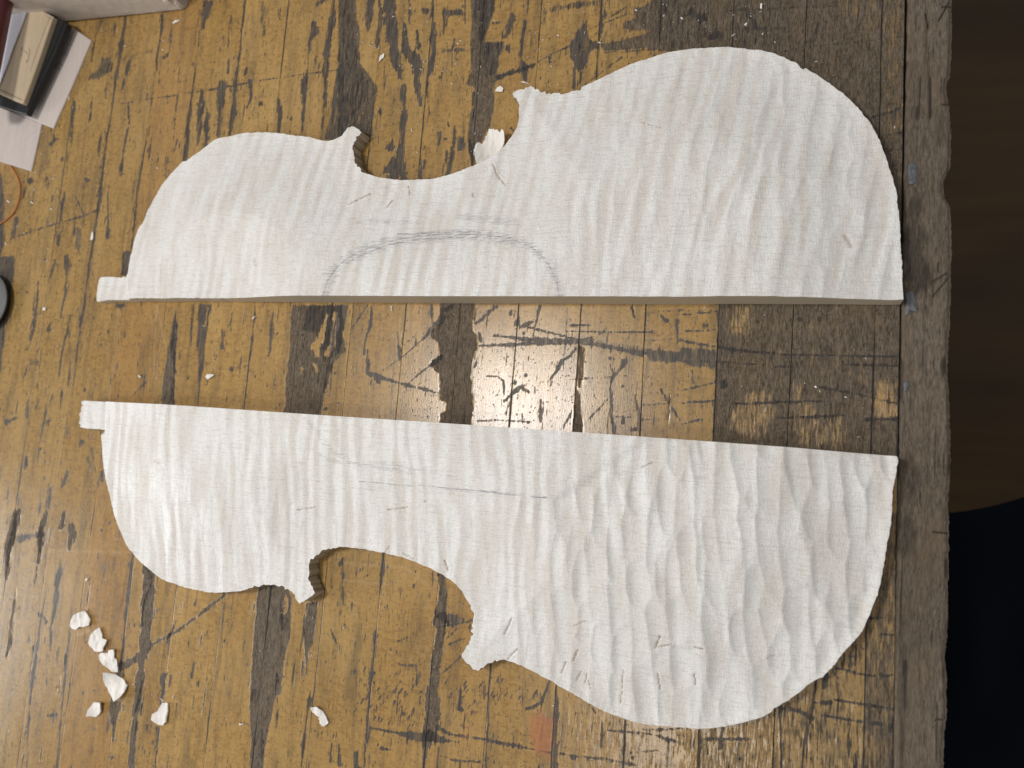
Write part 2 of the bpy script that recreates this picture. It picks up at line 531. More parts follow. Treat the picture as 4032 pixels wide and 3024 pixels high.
s3('4', '590,1240,6,620,1400,6,640,1500,8/640,1500,6,650,1420,6/665,1400,26,660,1460,20/760,320,30,810,322,24')
p3('4', '795,-30,850,-30,832,125,785,125')
p3('4', '1138,350,1150,480,1140,600,1135,800,1125,970,1045,970,1055,800,1075,700,1085,610,1100,560,1110,460', 'W', 1, 2)
s3('4', '1138,360,4,1135,450,30,1120,560,34,1125,640,24,1130,760,14,1120,950,14', 'D', .8)
s3('4', '1250,320,20,1245,440,18,1235,540,20,1240,590,12', 'D', .8)
p3('4', '1290,310,1375,310,1350,430,1335,540,1325,680,1295,860,1285,970,1278,960,1285,700,1272,560,1280,430', 'D', .95, 2.5)
s3('4', '1345,330,10,1330,480,10', 'D', .9, .5, 1, True)
s3('4', '1215,790,20/1205,600,10/1440,480,8,1440,600,24/1500,735,22/1590,715,18,1610,705,8/1765,370,10,1755,500,18,1740,650,4/1795,500,14/1655,780,14/845,920,6,940,820,10/1210,410,10/920,780,10/1655,320,8,1640,500,10,1620,680,6')
p3('4', '1895,318,2212,318,2240,620,2150,700,2130,820,2100,900,2075,1050,1825,1030,1850,950,1850,800,1870,700,1880,560,1880,400', 'W', 1, 3)
p3('4', '1990,318,2212,318,2212,620,2100,700,2080,640,2040,500,1960,480', 'D', .75, 4)
for s_ in ('2120,380,16,2085,520,34,2040,600,44,2060,650,20', '2180,380,30,2160,560,40,2120,640,30', '2060,740,26,2030,700,16', '2190,740,50,2212,700,50', '1960,730,16,1950,760,8', '2160,900,60,2110,1000,30'):
    s3('4', s_, 'W', 1, .7, 1, True); s3('4', s_, 'D', 1, .7, 1, True)
s3('4', '2170,420,12,2150,600,20,2120,760,20,2100,880,16/2170,760,20/2140,860,16/2110,990,20', 'D', .9)
s3('4', '1020,320,6,1000,560,4,1000,840,4/1020,340,5,1075,600,4', 'T', .7, .3)
# --- tile 5
p3('5', '-40,310,45,318,20,480,-10,620,-40,620', 'D', .9, 3)
s3('5', '170,320,14,60,480,8/195,330,14,190,440,20,150,560,14,145,640,12/170,610,14,170,700,24,170,760,30,230,775,26,300,800,18,400,830,18,500,855,16,560,870,12,630,890,6/225,790,30,235,820,12/365,490,10,368,560,10,375,660,20,375,690,8', 'D', 1.15, .6)
s3('5', '270,740,6,400,650,10,490,570,12,560,510,24,600,450,40,650,400,50/490,570,34/585,325,26,590,440,18/440,820,6,520,750,12,600,690,22,640,650,30')
s3('5', '0,960,5,600,1055,5/320,280,4,680,1000,4', 'D', .5)
p3('5', '640,300,870,300,855,400,850,480,880,520,880,600,850,680,830,780,850,900,855,980,840,1110,640,1110,640,1020,690,1010,680,950,640,930,640,760,600,740,575,700,640,640,630,560,570,520,590,480,640,440', 'W', 1.1, 3.5)
s3('5', '870,440,20,930,390,26,1000,330,36/890,500,20,900,550,26/880,660,8,865,720,20/660,350,30,720,330,30/590,700,24,620,690,20')
s3('5', '990,515,10,1100,525,12,1230,545,20,1400,545,16,1540,550,14,1620,530,8/890,582,8,1050,575,12,1250,568,16,1530,560,10,1700,585,12,1900,620,12,2212,650,14/1190,455,8,1350,495,6,1540,545,8,1800,600,14,1950,645,14', 'D', 1.4, .25, 1.0, False, 1.3)
s3('5', '1160,460,12,1200,440,18,1240,425,6/1180,500,14/1285,325,18,1270,400,8,1240,520,4/1090,370,24,1110,350,10/1135,440,22,1150,400,8/1450,485,5,1700,495,7,2020,492,10/1480,450,12,1620,445,8/2010,490,24', 'D', 1.3, .4, 1.0, False, 1.2)
s3('5', '1196,772,28/1745,662,24/1745,700,6,1745,740,4/1583,686,14', 'D', 1.2, .1)
s3('5', '1055,940,22,1100,900,12,1150,860,30,1200,830,8/1160,850,26,1210,880,14/1130,820,14/940,778,8,1010,780,10,1050,810,10,1055,900,6/1350,800,6,1400,740,14,1430,680,14,1480,650,10,1520,600,14/1290,930,6,1290,1000,14,1288,1070,16/850,1070,6,1000,1065,7,1220,1078,7', 'D', 1.3, .4, 1.0, False, 1.15)
p3('5', '1520,850,1545,900,1565,1160,1500,1160,1505,1000', 'W', 1, 1.5)
p3('5', '1540,570,1585,600,1570,780,1550,850,1520,850,1530,700', 'W', .65, 2)
s3('5', '1500,1000,16,1440,1110,10/1640,540,6,1800,390,6/1640,540,6,1400,690,4/1580,1080,10,1680,980,12,1760,890,8/1845,680,46,1800,740,36,1760,780,20,1745,850,20,1750,960,22,1760,1080,30,1770,1150,20/1500,800,10,1640,790,7,1850,775,12/1900,900,8,1920,1000,26,1930,1100,22/1890,1125,26,1940,1125,14', 'D', .85)
s3('5', '1880,330,8,1900,400,12/2040,360,10,2110,420,26/2070,860,18,2130,970,14,2195,1060,18/2180,900,20/1960,965,7,2130,955,8/2000,365,10,2212,350,10/1780,1040,6,2000,1060,8/1830,1040,14,1830,1080,24/1980,545,8,2212,540,10/2170,420,30,2180,560,20')
p3('5', '1960,600,2230,620,2230,690,2100,690,1990,680', 'D', .8)
p3('5', '1600,540,1960,580,1960,640,1700,610', 'D', .5)
s3('5', '840,830,5,1230,1060,5/1230,810,5,1340,960,5/1210,780,6,1100,1100,4/1000,720,6,1180,715,5/1170,680,10,1190,650,6/1300,560,4,1210,700,4/900,700,4,1260,500,4/1400,560,4,1120,1000,4', 'T', .8, .3)
# --- tile 6 and the grey end of the bench
p3('6', '225,280,720,280,730,1300,190,1300', 'W', .78, 2)
p3('6', '716,280,1440,280,1430,1340,688,1300', 'W', .82, 2)
for s_ in ('340,320,440,320,430,520,310,500,300,400', '310,1000,400,900,540,870,600,1000,560,1170,420,1180,300,1100', '710,820,760,810,780,900,870,990,860,1060,780,1060,710,1080', '720,1080,1040,1060,1050,1230,700,1240', '1235,810,1415,800,1400,1050,1235,1060'):
    p3('6', s_, 'W', .38, 9, 8, True)
s3('6', '-40,545,8,350,610,12,700,640,7,1430,650,9/1050,705,12,1430,710,9/320,960,10,700,945,9,900,940,9/620,1050,8,900,1040,10,1050,1030,8/1190,1060,12,1415,1055,14/890,850,9,1110,890,7,1400,960,7/0,680,10,300,690,8,710,720,6/0,380,6,215,360,8/0,490,6,210,480,8/0,950,8,200,940,10/0,1090,6,110,1060,8/0,870,6,210,820,8', 'D', 1.35, .3, 1.0, False, 1.2)
p3('6', '-20,590,220,600,215,730,60,720,-20,690', 'D', .75)
s3('6', '265,830,46/760,410,34/150,450,40/60,740,20,70,820,16/120,1060,20/1300,1110,20/1265,350,22')
s3('6', '710,775,4,1400,800,5/780,450,4,850,465,5,1180,455,5/250,920,5,560,700,5,1000,600,4/480,1080,5,560,950,5/400,870,4,440,1000,4', 'T', .7, .3)
p3('2', '1890,60,1990,20,2230,-200,2230,320,2100,340,2000,310,1700,330,1680,290,1900,240,2000,200,1820,190,1820,150,1900,110', 'W', .95, 5)
p3('3', '-10,-200,1475,-200,1460,700,1445,1700,1300,1000,700,400,300,310,-10,330', 'W', .92, 4)
p3('2', '1500,-200,2230,-200,2230,330,2000,300,1700,330,1640,120', 'W', .36, 16, 10)
p3('2', '1980,-200,2230,-200,2230,330,2000,300', 'D', .42, 10, 6)
p3('3', '-20,-200,800,-200,700,300,-20,330', 'D', .36, 14, 8)
p3('3', '900,-100,1475,-100,1460,800,1340,900,1280,300', 'W', .25, 12, 5, True)
s3('3', '230,220,60,180,240,40/60,80,50,120,120,60/420,60,40,480,180,30/1200,765,9,1300,740,12,1440,690,14/1260,890,9,1440,850,12/1300,970,12,1450,968,12/1330,1070,9,1420,1068,8/650,330,7,1000,280,6,1450,235,8/0,100,10,400,60,8,1000,40,7/100,190,6,700,180,8/1150,0,8,1120,200,6/850,230,20,890,130,10', 'D', .85)
s3('3', '545,60,8,560,200,14,590,310,12/960,230,10,1100,200,16,1300,130,14,1440,80,12/880,60,7,1120,40,10/1000,340,6,1450,350,6/250,260,8,500,250,6', 'T', .45, .6)
p3('9', '-50,1380,300,1400,600,1270,900,1050,1180,800,1400,700,1400,1750,-50,1750', 'W', .40, 14, 10)
p3('9', '600,1300,1100,1200,1400,1250,1400,1750,900,1750,700,1500', 'D', .34, 14, 10)
p3('8', '1400,1130,2230,1500,2230,1700,1400,1700', 'W', .26, 14, 10)
p3('9', '1180,760,1350,0,1420,0,1390,1700,1170,1700', 'W', .62, 3)
p3('9', '1040,910,1180,760,1190,900,1140,1000,1040,1020,970,1010', 'D', .5)
# --- tile 2
p3('2', '-20,-200,80,-200,100,120,120,200,115,400,200,520,230,560,215,700,200,880,-20,880', 'W', 1.1, 3)
p3('2', '-20,-60,70,-40,110,400,190,560,180,860,-20,860', 'D', .50)
s3('2', '150,660,16,130,720,34,110,800,16', 'W', .9, .6, 1, True)
s3('2', '190,-100,40,180,120,50,170,200,20/255,-100,30,250,120,26,245,200,20,230,300,30/300,-100,50,320,150,80,340,300,70,350,360,76,370,440,60,380,500,30/440,-50,20,440,150,14/400,130,20,410,230,36,420,330,60,480,400,90,500,440,60,490,520,56,500,600,36,515,680,16/490,200,16,500,300,36/600,150,18,590,250,44,600,330,36,580,430,36,560,520,20,545,640,8')
s3('2', '660,330,20,780,320,22/735,250,14,720,320,20/680,80,50,760,80,44/670,110,30,665,220,18/545,70,44/595,-60,20,590,100,10/805,-60,10,800,160,10/560,620,10,570,740,6/640,500,20/750,390,24/850,440,4')
s3('2', '400,560,36,400,620,40,410,700,28,400,780,36,390,900,38,380,1000,56,390,1100,56,400,1165,40/320,960,56,330,900,10/300,1100,50,350,1050,76,340,1140,66')
p3('2', '830,-200,1000,-200,995,60,960,150,930,270,1050,270,1050,310,1020,380,1010,480,1100,470,1180,440,1240,410,1270,420,1180,460,1060,500,1000,530,985,580,990,650,975,760,960,820,930,870,860,1075,840,1075,815,900,840,720,870,600,865,565,810,548,840,460,840,300,845,150', 'W', 1.15, 2.5)
p3('2', '850,-200,1000,-200,995,60,960,150,930,270,1050,270,1050,310,1020,380,1010,480,940,500,900,300,860,100', 'D', .6, 2.5)
s3('2', '1010,500,30,1180,440,20,1270,420,8/860,600,14,850,760,10/830,900,14,850,1040,20')
s3('2', '1110,110,44,1090,180,38,1070,240,16/1190,140,26,1170,250,20,1165,380,26,1185,440,44,1190,530,12/985,150,14,1040,145,8/1080,310,34,1090,350,12/1240,420,10,1380,340,7,1480,300,16')
s3('2', '1330,70,50,1430,50,44,1560,30,50,1660,10,44', 'D', .6)
p3('2', '1510,220,1590,130,1610,260,1660,270,1670,300,1600,350,1590,400,1570,460,1510,450,1500,400,1480,380,1485,290')
s3('2', '1510,450,20,1505,570,14/1550,470,18,1545,540,12/1690,-60,14,1680,200,20,1660,350,10,1655,500,8/1700,340,5,2030,320,6/1600,190,5,1850,90,8/1760,100,14,1850,40,6/1350,370,18,1350,410,14/1400,420,12/1860,410,14/1820,370,6,1560,560,4', 'D', 1.2, .5)
s3('2', '1640,325,8,1800,310,10,2020,290,10/1900,40,6,2212,10,6', 'T', .6, .4)
s3('2', '640,860,26,630,940,12/672,900,18/775,900,44,780,940,54,755,970,8/735,810,12,730,900,26,715,1000,24,700,1110,26,665,1140,14/700,820,8,690,790,6/1100,830,26,1120,850,8/1085,710,14/515,950,6,515,1080,8,512,1150,24/540,1040,10,530,1090,8/610,1100,12/350,650,12/340,800,8/560,740,6,580,730,6')
# --- tile 7
s3('7', '110,0,50,90,100,70,60,200,60,50,280,70,45,380,36,40,430,14/300,0,20,270,100,44,260,200,34,250,300,26,220,480,12/410,0,26,400,100,34/470,100,50,470,150,44,450,240,26', 'W', .9)
s3('7', '110,0,20,90,120,36,70,220,34,50,340,26/130,170,70,220,150,30,260,140,44/270,100,24,255,260,20', 'D', .75)
s3('7', '300,150,100', 'W', .4)
s3('7', '100,500,6,90,600,18,70,720,34,60,850,40,40,930,20', 'W', .85)
s3('7', '395,310,16,375,420,34,360,560,26,350,650,20,330,760,20,325,900,8/300,500,6,270,680,10,240,900,16,210,1080,18,190,1290,14,175,1500,6/300,710,18,250,660,18/190,740,18/470,620,6,460,740,10,430,940,16,415,1100,14,400,1300,10,385,1450,12,370,1659,14/305,900,6,300,1200,6')
s3('7', '860,270,14,845,400,16,825,550,14,810,700,20,800,860,16,785,980,20,770,1050,26')
s3('7', '960,330,60,965,450,84,955,600,78,945,750,70,940,850,66,920,960,56,905,1100,52,890,1250,46,870,1400,42,860,1560,40,850,1700,44', 'W', 1.1, .35)
s3('7', '960,330,14,985,450,10,930,600,12,915,750,12/920,1100,12,880,1300,12', 'D', .7)
s3('7', '740,1220,44,755,1260,74,745,1320,64,740,1380,28,730,1480,12/720,1590,24/1450,540,26,1300,660,18,1150,770,24,1040,830,20,970,870,30,850,970,44,790,1000,56', 'W', .95, .5)
s3('7', '1140,700,8,1120,760,14,1100,800,14,1090,900,10/1060,1060,44,1050,1100,36,1055,1180,26,1040,1240,14/1105,1060,12,1095,1130,10/1020,1400,22,1015,1550,14,1005,1659,12/955,1380,14,950,1440,10/1255,980,10,1245,1070,18/1285,1100,18,1285,1140,14/310,1320,20,370,1310,14')
p3('7', '1690,460,1860,470,1890,560,1885,650,1880,800,1850,900,1830,1020,1820,1180,1790,1190,1760,1300,1740,1400,1720,1500,1700,1700,1620,1700,1625,1450,1615,1280,1625,1050,1640,900,1650,700,1660,560', 'W', 1.1, 3)
s3('7', '1860,560,34,1850,650,26/1790,1080,18', 'W', .9, .6, 1, True)
s3('7', '1640,1160,40,1630,1230,30/1800,1200,18,1790,1400,14/1820,600,20,1830,760,20/1700,1400,14,1690,1600,14', 'D', .7)
p3('7', '1980,590,2060,580,2050,700,2030,850,2000,900,1990,1000,1985,1130,1980,1000,1970,850,1975,700', 'W', .95, 2)
s3('7', '2010,1160,10,2000,1220,34,1990,1300,10,1965,1500,16,1950,1659,16/2060,960,8,2045,1080,6/2150,1500,10,2140,1620,14/2195,1500,10,2200,1640,24/2180,850,12,2140,760,6/2205,330,30')
s3('7', '490,800,14,590,765,10/320,250,6,860,265,6', 'T', .6)
p3('7', '580,310,860,320,850,350,590,360', 'D', .35, 3)
# --- tile 8
s3('8', '275,260,14,260,400,22,250,520,8/225,770,14,210,900,14,190,1080,16,170,1380,20,150,1650,14')
s3('8', '650,420,40,660,520,60,650,600,70,640,700,90,640,780,76,625,900,64,600,1050,74,590,1200,80,600,1300,96,580,1400,84,560,1470,90,540,1560,30,530,1700,14', 'W', 1.05, .45)
s3('8', '660,680,80,780,700,40/570,1440,60,620,1470,50/650,1050,12,740,970,14,790,920,12/370,985,18,430,1000,18,500,990,20,540,970,12/485,1000,26,490,1080,18,480,1130,26', 'D', .8)
s3('8', '1350,1095,8,1320,1170,18,1310,1220,8/1310,1225,12,1240,1265,18,1205,1275,14/190,1400,10,350,1430,18,520,1460,60,760,1490,12/630,1400,34,700,1440,20,900,1470,12,1050,1500,24,1200,1530,12,1360,1560,12,1500,1580,8,1700,1600,16,1900,1640,20', 'D', 1.2, .6)
s3('8', '1395,1120,10,1395,1220,24,1390,1330,30,1385,1480,24,1385,1560,40,1380,1700,34/955,1100,6,950,1400,8,940,1520,12,935,1659,10/1625,1270,12,1690,1360,9,1690,1440,14,1680,1530,8/1720,1415,8,1850,1425,16,2000,1440,18,2212,1500,14/1950,1412,10,2100,1410,12,2212,1400,12/1870,1560,7,2060,1545,8/1890,1590,18/255,1530,18,330,1545,6/100,1659,50,90,1560,34/110,960,14/470,480,18/480,385,12/590,400,12,590,450,12/10,300,14,10,600,10/170,410,10')
s3('8', '610,750,9,780,720,20,850,700,12/640,860,7,780,730,8/690,860,12,790,820,16/430,730,18/400,730,5,440,700,5/360,840,12,430,810,10/320,890,14/1500,1590,30/1600,1600,30/640,1580,8,730,1610,14,900,1620,10/770,1280,30,770,1120,8/620,1660,8,630,1520,8')
for (ax, ay, bx, by, n, w) in ((60, 1030, 560, 1380, 130, 11), (660, 1080, 1340, 1200, 60, 12), (700, 1220, 1000, 1420, 50, 8), (-100, 1000, 200, 1100, 10, 10)):
    for _ in range(n):
        x = random.uniform(ax, bx); y = random.uniform(ay, by); q = random.uniform(.3, 1.3)
        s3('8', f'{x},{y},{w*q},{x-14*q},{y+24*q},{w*.5*q}', 'D', random.uniform(.6, 1))
p3('8', '1285,1295,1370,1350,1365,1480,1340,1590,1370,1605,1250,1560,1230,1470,1215,1350', 'R', .8, 5, 5)
s3('8', '820,1390,24,790,1500,20/850,1310,14', 'R', .4, .6, 4)
s3('8', '0,330,10,420,360,8,620,530,5/0,440,6,300,470,6', 'T', .5, .5, 2)
# --- tile 9
s3('9', '980,1010,8,1200,1060,12,1385,1060,8/1220,690,12,1290,685,9/1270,795,8,1385,795,9/870,1060,10,850,1180,14,830,1320,16,790,1500,10,770,1659,8/930,1060,34,920,1130,26/630,1260,16,640,1659,12/680,1200,10,680,1300,14/600,1260,10,760,1290,14,840,1340,24/840,1235,8,960,1235,18/980,1215,8,1380,1280,9/890,1320,8,1080,1345,8,1385,1390,12/150,1472,14,430,1472,14/115,1410,8,105,1659,10/260,1400,10,240,1530,16/370,1600,18/970,1020,8,990,1060,6', 'D', 1.35, .4, 1.0, False, 1.15)
s3('9', '720,1340,34,900,1420,50,1060,1500,80,1120,1600,100,1160,1680,120', 'D', .55, .8, 3)
p3('9', '1180,1400,1380,1390,1370,1700,1150,1700', 'W', .5, 4)
s3('9', '780,1210,40', 'T', .8, .6, 3)
s3('9', '200,1430,8,330,1540,8,470,1659,8/620,1480,6,150,1659,6/460,1380,6,450,1659,6', 'T', .6, .3)

for _ in range(430):
    x = random.uniform(-40, 1500) if random.random() < .55 else random.uniform(-40, 700); y = random.uniform(-40, 1700); L = random.uniform(14, 80); sl_ = -.145 + .13 * x / 2000; w = random.uniform(2, 5.5)
    stroke(random.choice('DDW'), [(x, y, w * .3), (x + sl_ * L * .4, y + L * .4, w), (x + sl_ * L, y + L, w * .2)], random.uniform(.6, .95), .9, 1)
# random fine wear: flecks along the grain, scratches at the busy end
tx, ty = RNG.uniform(-60, 2000, 4600), RNG.uniform(-40, 1700, 4600)
for i in range(4600):
    x, y = tx[i], ty[i]
    sl_ = -.145 + .13 * x / 2000
    L = RNG.exponential(6) + 1.5; w = RNG.uniform(1.6, 3.6) + (RNG.random() < .05) * 3
    a = RNG.uniform(.45, 1)
    stroke('D', [(x, y, w * .6), (x + sl_ * L * .5, y + L * .5, w), (x + sl_ * L, y + L, w * .3)], a, .5, .7)
for i in range(380):
    x = RNG.uniform(-40, 2000); y = RNG.uniform(-40, 1700)
    L = RNG.uniform(12, 60); sl_ = -.145 + .13 * x / 2000
    stroke('D', [(x, y, .5), (x + sl_ * L * .5, y + L * .5, RNG.uniform(1, 3.2)), (x + sl_ * L, y + L, .5)], RNG.uniform(.5, .95), .6, .8)
for i in range(520):
    right = i < 380
    x = RNG.uniform(1000, 1960) if right else RNG.uniform(-40, 1100)
    y = RNG.uniform(-40, 1700)
    L = RNG.uniform(14, 110) * (1 if right else .8); an = RNG.uniform(-.9, .9) + (math.pi / 2 if RNG.random() < .3 else 0)
    w = RNG.uniform(1.0, 2.2)
    c_ = 'D' if RNG.random() < .72 else 'T'
    stroke(c_, [(x, y, w), (x + math.cos(an) * L, y + math.sin(an) * L, w * .4)], RNG.uniform(.3, .8 if right else .5), .4, .7)
# tiny pits in the pale glossy boards and the lower right
for (ax, ay, bx, by, n) in ((1020, 760, 1250, 930, 260), (1470, 1560, 1850, 1690, 300), (1250, 660, 1540, 950, 120), (1120, 0, 1500, 180, 120), (600, 0, 1100, 300, 80)):
    for _ in range(n):
        x = RNG.uniform(ax, bx); y = RNG.uniform(ay, by); an = RNG.uniform(0, 3.1); L = RNG.exponential(3) + 1
        stroke('D', [(x, y, 1.2), (x + math.cos(an) * L, y + math.sin(an) * L, .8)], RNG.uniform(.5, 1), .4, .6)


def samp(ch, x, y):
    px, py = PX(x, y, np.zeros_like(x))
    u = px - X0; v = py - Y0
    ok = (u > 1) & (u < CW - 2) & (v > 1) & (v < CH - 2)
    u = np.clip(u, 0, CW - 2.001); v = np.clip(v, 0, CH - 2.001)
    i = u.astype(int); j = v.astype(int); fu = u - i; fv = v - j
    m = MAP[ch]
    r = (m[j, i] * (1 - fu) + m[j, i + 1] * fu) * (1 - fv) + (m[j + 1, i] * (1 - fu) + m[j + 1, i + 1] * fu) * fv
    return np.where(ok, r, 0)


# ------------------------------------------------------------------ the bench
JT = [((270, 40), (253, 143), (233, 283), (217, 400), (197, 547), (165, 760)), ((340, 133), (323, 240), (307, 350), (283, 533), (254, 760), (197, 1139)),
      ((430, 80), (413, 207), (400, 347), (341, 760), (290, 1196), (267, 1406)), ((530, 0), (507, 187), (383, 1239), (337, 1656)), ((540, 760), (480, 1293), (440, 1659)),
      ((717, 0), (697, 283), (643, 760), (587, 1266), (560, 1506), (540, 1659)), ((753, 760), (683, 1439), (663, 1659)), ((919, 213), (868, 760), (829, 1193), (809, 1392), (787, 1659)),
      ((1046, 0), (988, 760), (949, 1239), (914, 1659)), ((1171, 0), (1161, 143), (1113, 760), (1054, 1439), (1047, 1659)), ((1300, 0), (1289, 173), (1246, 760), (1202, 1479), (1192, 1659)),
      ((1391, 760), (1352, 1553), (1347, 1659)), ((1588, 0), (1583, 97), (1545, 760), (1513, 1576)), ((1741, 40), (1738, 143), (1709, 760)), ((1908, 0), (1901, 217), (1886, 760), (1873, 1356), (1866, 1659))]
joints = []
for l in JT:
    xs_, ys_ = W([q[0] for q in l], [q[1] for q in l])
    A = np.c_[np.ones(len(xs_)), ys_]
    if len(l) > 2:
        b = np.linalg.lstsq(A, xs_, rcond=None)[0]
    else:
        b = np.array([xs_.mean(), 0.0])
    b[1] = np.clip(b[1], -.03, .03)
    joints.append((b[0], b[1]))
pitch = .0909 * H
lft = joints[0]
joints = [(lft[0] - pitch * k_, 0.0) for k_ in range(12, 0, -1)] + joints
endx, endy = W([1956, 1946, 1940, 1936, 1931], [0, 553, 900, 1106, 1659])
be = np.linalg.lstsq(np.c_[np.ones(5), endy], endx, rcond=None)[0]
joints.append((be[0], be[1]))
bench = empty('workbench', (-.2, 0, 0))
tag(bench, 'scarred yellow laminated workbench top with black stains and a grey right end', 'workbench')


def ygrid(a, b, step):
    return np.concatenate([np.linspace(-.62, a - .01, 14), np.arange(a, b, step), np.linspace(b + .01, .62, 14)])


tones = {0: .3, 1: .35, 2: .45, 3: .75, 4: .6, 5: .55, 6: .5, 7: .62, 8: .55, 9: .72, 10: .6, 11: .45, 12: .3, 13: .22, 14: .35}
warms = {1: .26, 2: .08, 3: .03, 6: .05, 7: .10, 8: .12, 11: .05, 5: .05, 14: .1}
nj = len(joints)
for i in range(nj - 1):
    (a0, a1), (b0, b1) = joints[i], joints[i + 1]
    idx = i - 12
    vis = a0 > -.52
    wd = b0 - a0
    step = .00032 if idx >= 3 else .00040
    if not vis: step = .006
    n = max(4, int(wd / step))
    g = .00007
    u = np.concatenate([[0, .0003 / wd], np.linspace(.0007 / wd, 1 - .0007 / wd, n), [1 - .0003 / wd, 1]])
    ya, yb = (-.2, .285) if idx < 6 else (-.15, .235)
    v = ygrid(ya, yb, .00068 if idx >= 3 else .00085) if vis else np.linspace(-.62, .62, 40)
    U, Vv = np.meshgrid(u, v)
    xa = a0 + a1 * Vv + g; xb = b0 + b1 * Vv - g
    # the joints wander a little
    wob = vnoise(Vv / .03, np.full_like(Vv, i * 7.3), 21) * .0002
    wob2 = vnoise(Vv / .03, np.full_like(Vv, (i + 1) * 7.3), 21) * .0002
    Xg = (xa + wob) * (1 - U) + (xb + (wob2 if i < nj - 2 else 0)) * U
    x = Xg.ravel(); y = Vv.ravel()
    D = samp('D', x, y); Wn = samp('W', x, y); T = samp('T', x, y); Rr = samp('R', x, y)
    if not vis:
        D = np.clip(vnoise(x / .003, y / .03, 5) * 1.5 - .6, 0, 1); Wn = D * 0
    edge = np.minimum(U, 1 - U).ravel() * wd
    jn = vnoise(y / .022, np.full_like(y, i * 3.7) + (U.ravel() > .5) * 3.7, 31)
    jw = .00034 + .00060 * np.clip(jn, 0, 1)
    jb = .50 if idx < 5 else .95
    D = np.maximum(D, sstep(1, 0, edge / jw) * np.clip(jb + jn * .9, .15, 1))
    z = np.zeros_like(x) - .00003 * np.clip(Wn, 0, 1)
    z = z + .00012 * vnoise(x / .0010, y / .004, 8) * np.clip(Wn, 0, 1) + .00008 * vnoise(x / .02, y / .05, 9) - random.uniform(0, .0001)
    rows, cols = U.shape
    gi = np.arange(rows * cols).reshape(rows, cols)
    top = np.stack([gi[:-1, :-1], gi[:-1, 1:], gi[1:, 1:], gi[1:, :-1]], -1).reshape(-1, 4)
    # boundary skirt down to the full thickness of the board
    ring = np.concatenate([gi[0, :], gi[1:, -1], gi[-1, -2::-1], gi[-2:0:-1, 0]])
    V3 = np.stack([x, y, z], -1)
    Vb = V3[ring].copy(); Vb[:, 2] = -.045
    bi = np.arange(len(ring)) + len(V3)
    nx = np.roll(np.arange(len(ring)), -1)
    side = np.stack([ring, bi, bi[nx], ring[nx]], -1)
    V3 = np.concatenate([V3, Vb])
    colr = np.stack([D, Wn, T, np.ones_like(D)], -1)
    ext = lambda q, val: np.concatenate([q, np.full((len(ring),) + q.shape[1:], val)])
    o = mesh_np('plank', V3, [top, side], [MB], bench, True, {'wear_shade': ext(colr, .9), 'red': ext(Rr, 0.0)})
    o['tone'] = float(tones.get(idx, random.uniform(.3, .6)))
    o['warm'] = float(warms.get(idx, random.uniform(0, .08)))

# dirt packed in the joints, and the rail across the end grain
def boxmesh(name, x0, x1, y0, y1, z0, z1, mat, parent=None):
    V = np.array([[x, y, z] for z in (z0, z1) for (x, y) in ((x0, y0), (x1, y0), (x1, y1), (x0, y1))])
    Fc = [[0, 3, 2, 1], [4, 5, 6, 7], [0, 1, 5, 4], [1, 2, 6, 5], [2, 3, 7, 6], [3, 0, 4, 7]]
    return mesh_np(name, V, [np.array(Fc)], [mat], parent, False)


boxmesh('joint_dirt', joints[0][0] + .01, be[0] + .003, -.6, .6, -.04, -.0016, M_CORE, bench)

rl = [(1964.6, 0), (1958, 233), (1950, 553), (1947, 800), (1943, 1000), (1940, 1200), (1935, 1450), (1930, 1659)]
rr = [(2058, 0), (2058.6, 66), (2056, 133), (2053, 163), (2046.5, 170), (2047, 200), (2054.6, 250), (2056.4, 300), (2054, 360), (2046, 380), (2041.5, 390), (2041, 405), (2042, 428), (2053, 443),
      (2056.5, 500), (2056.4, 553), (2054, 670), (2048, 786), (2053, 886), (2054.6, 986), (2051, 1106), (2051, 1240), (2049.6, 1340), (2046.5, 1440), (2046, 1540), (2041, 1659)]
lx, ly = W([q[0] for q in rl], [q[1] for q in rl]); rx, ry = W([q[0] for q in rr], [q[1] for q in rr])
lb = np.linalg.lstsq(np.c_[np.ones(len(lx)), ly], lx, rcond=None)[0]
v = ygrid(-.13, .215, .0005)
nu = 56
u = np.concatenate([[0], np.linspace(.02, .96, nu), [.975, .99, 1.0]])
U, Vv = np.meshgrid(u, v)
o_ = np.argsort(ry)
xr = np.interp(Vv, ry[o_], rx[o_])
xr = xr + vnoise(Vv / .0009, Vv * 0, 41) * .00022 + np.clip(vnoise(Vv / .009, Vv * 0 + 3, 42) * vnoise(Vv / .031, Vv * 0 + 5, 49), 0, 1) * -.0008
xl = lb[0] + lb[1] * Vv - .0003 + vnoise(Vv / .004, Vv * 0 + 9, 43) * .00015
Xg = xl * (1 - U) + xr * U
x = Xg.ravel(); y = Vv.ravel()
du = (U.ravel()); wr = (xr - xl).ravel()
er = (1 - du) * wr; el = du * wr
z = -.0012 * sstep(.0016, 0, er) - .0006 * sstep(.0009, 0, el) + .00035 * vnoise(x / .0016, y / .012, 44) + .0003 * vnoise(x / .006, y / .05, 45)
Dr = np.zeros_like(x)
px, py = PX(x, y, np.zeros_like(x))
def blob(cx, cy, rx_, ry_, a):
    global Dr
    q = ((px - cx) / rx_) ** 2 + ((py - cy) / ry_) ** 2 + .7 * vnoise(x / .003, y / .006, 46)
    Dr = np.maximum(Dr, .8 * a * sstep(1.6, .1, q + .5 * vnoise(x / .0008, y / .003, 48)))
blob(1968, 1040, 20, 60, .6); blob(1975, 520, 26, 110, .8); blob(1985, 600, 40, 34, .9); blob(2030, 280, 14, 40, .4)  # blobs beside the upper seam's end paint a shadow on the rail
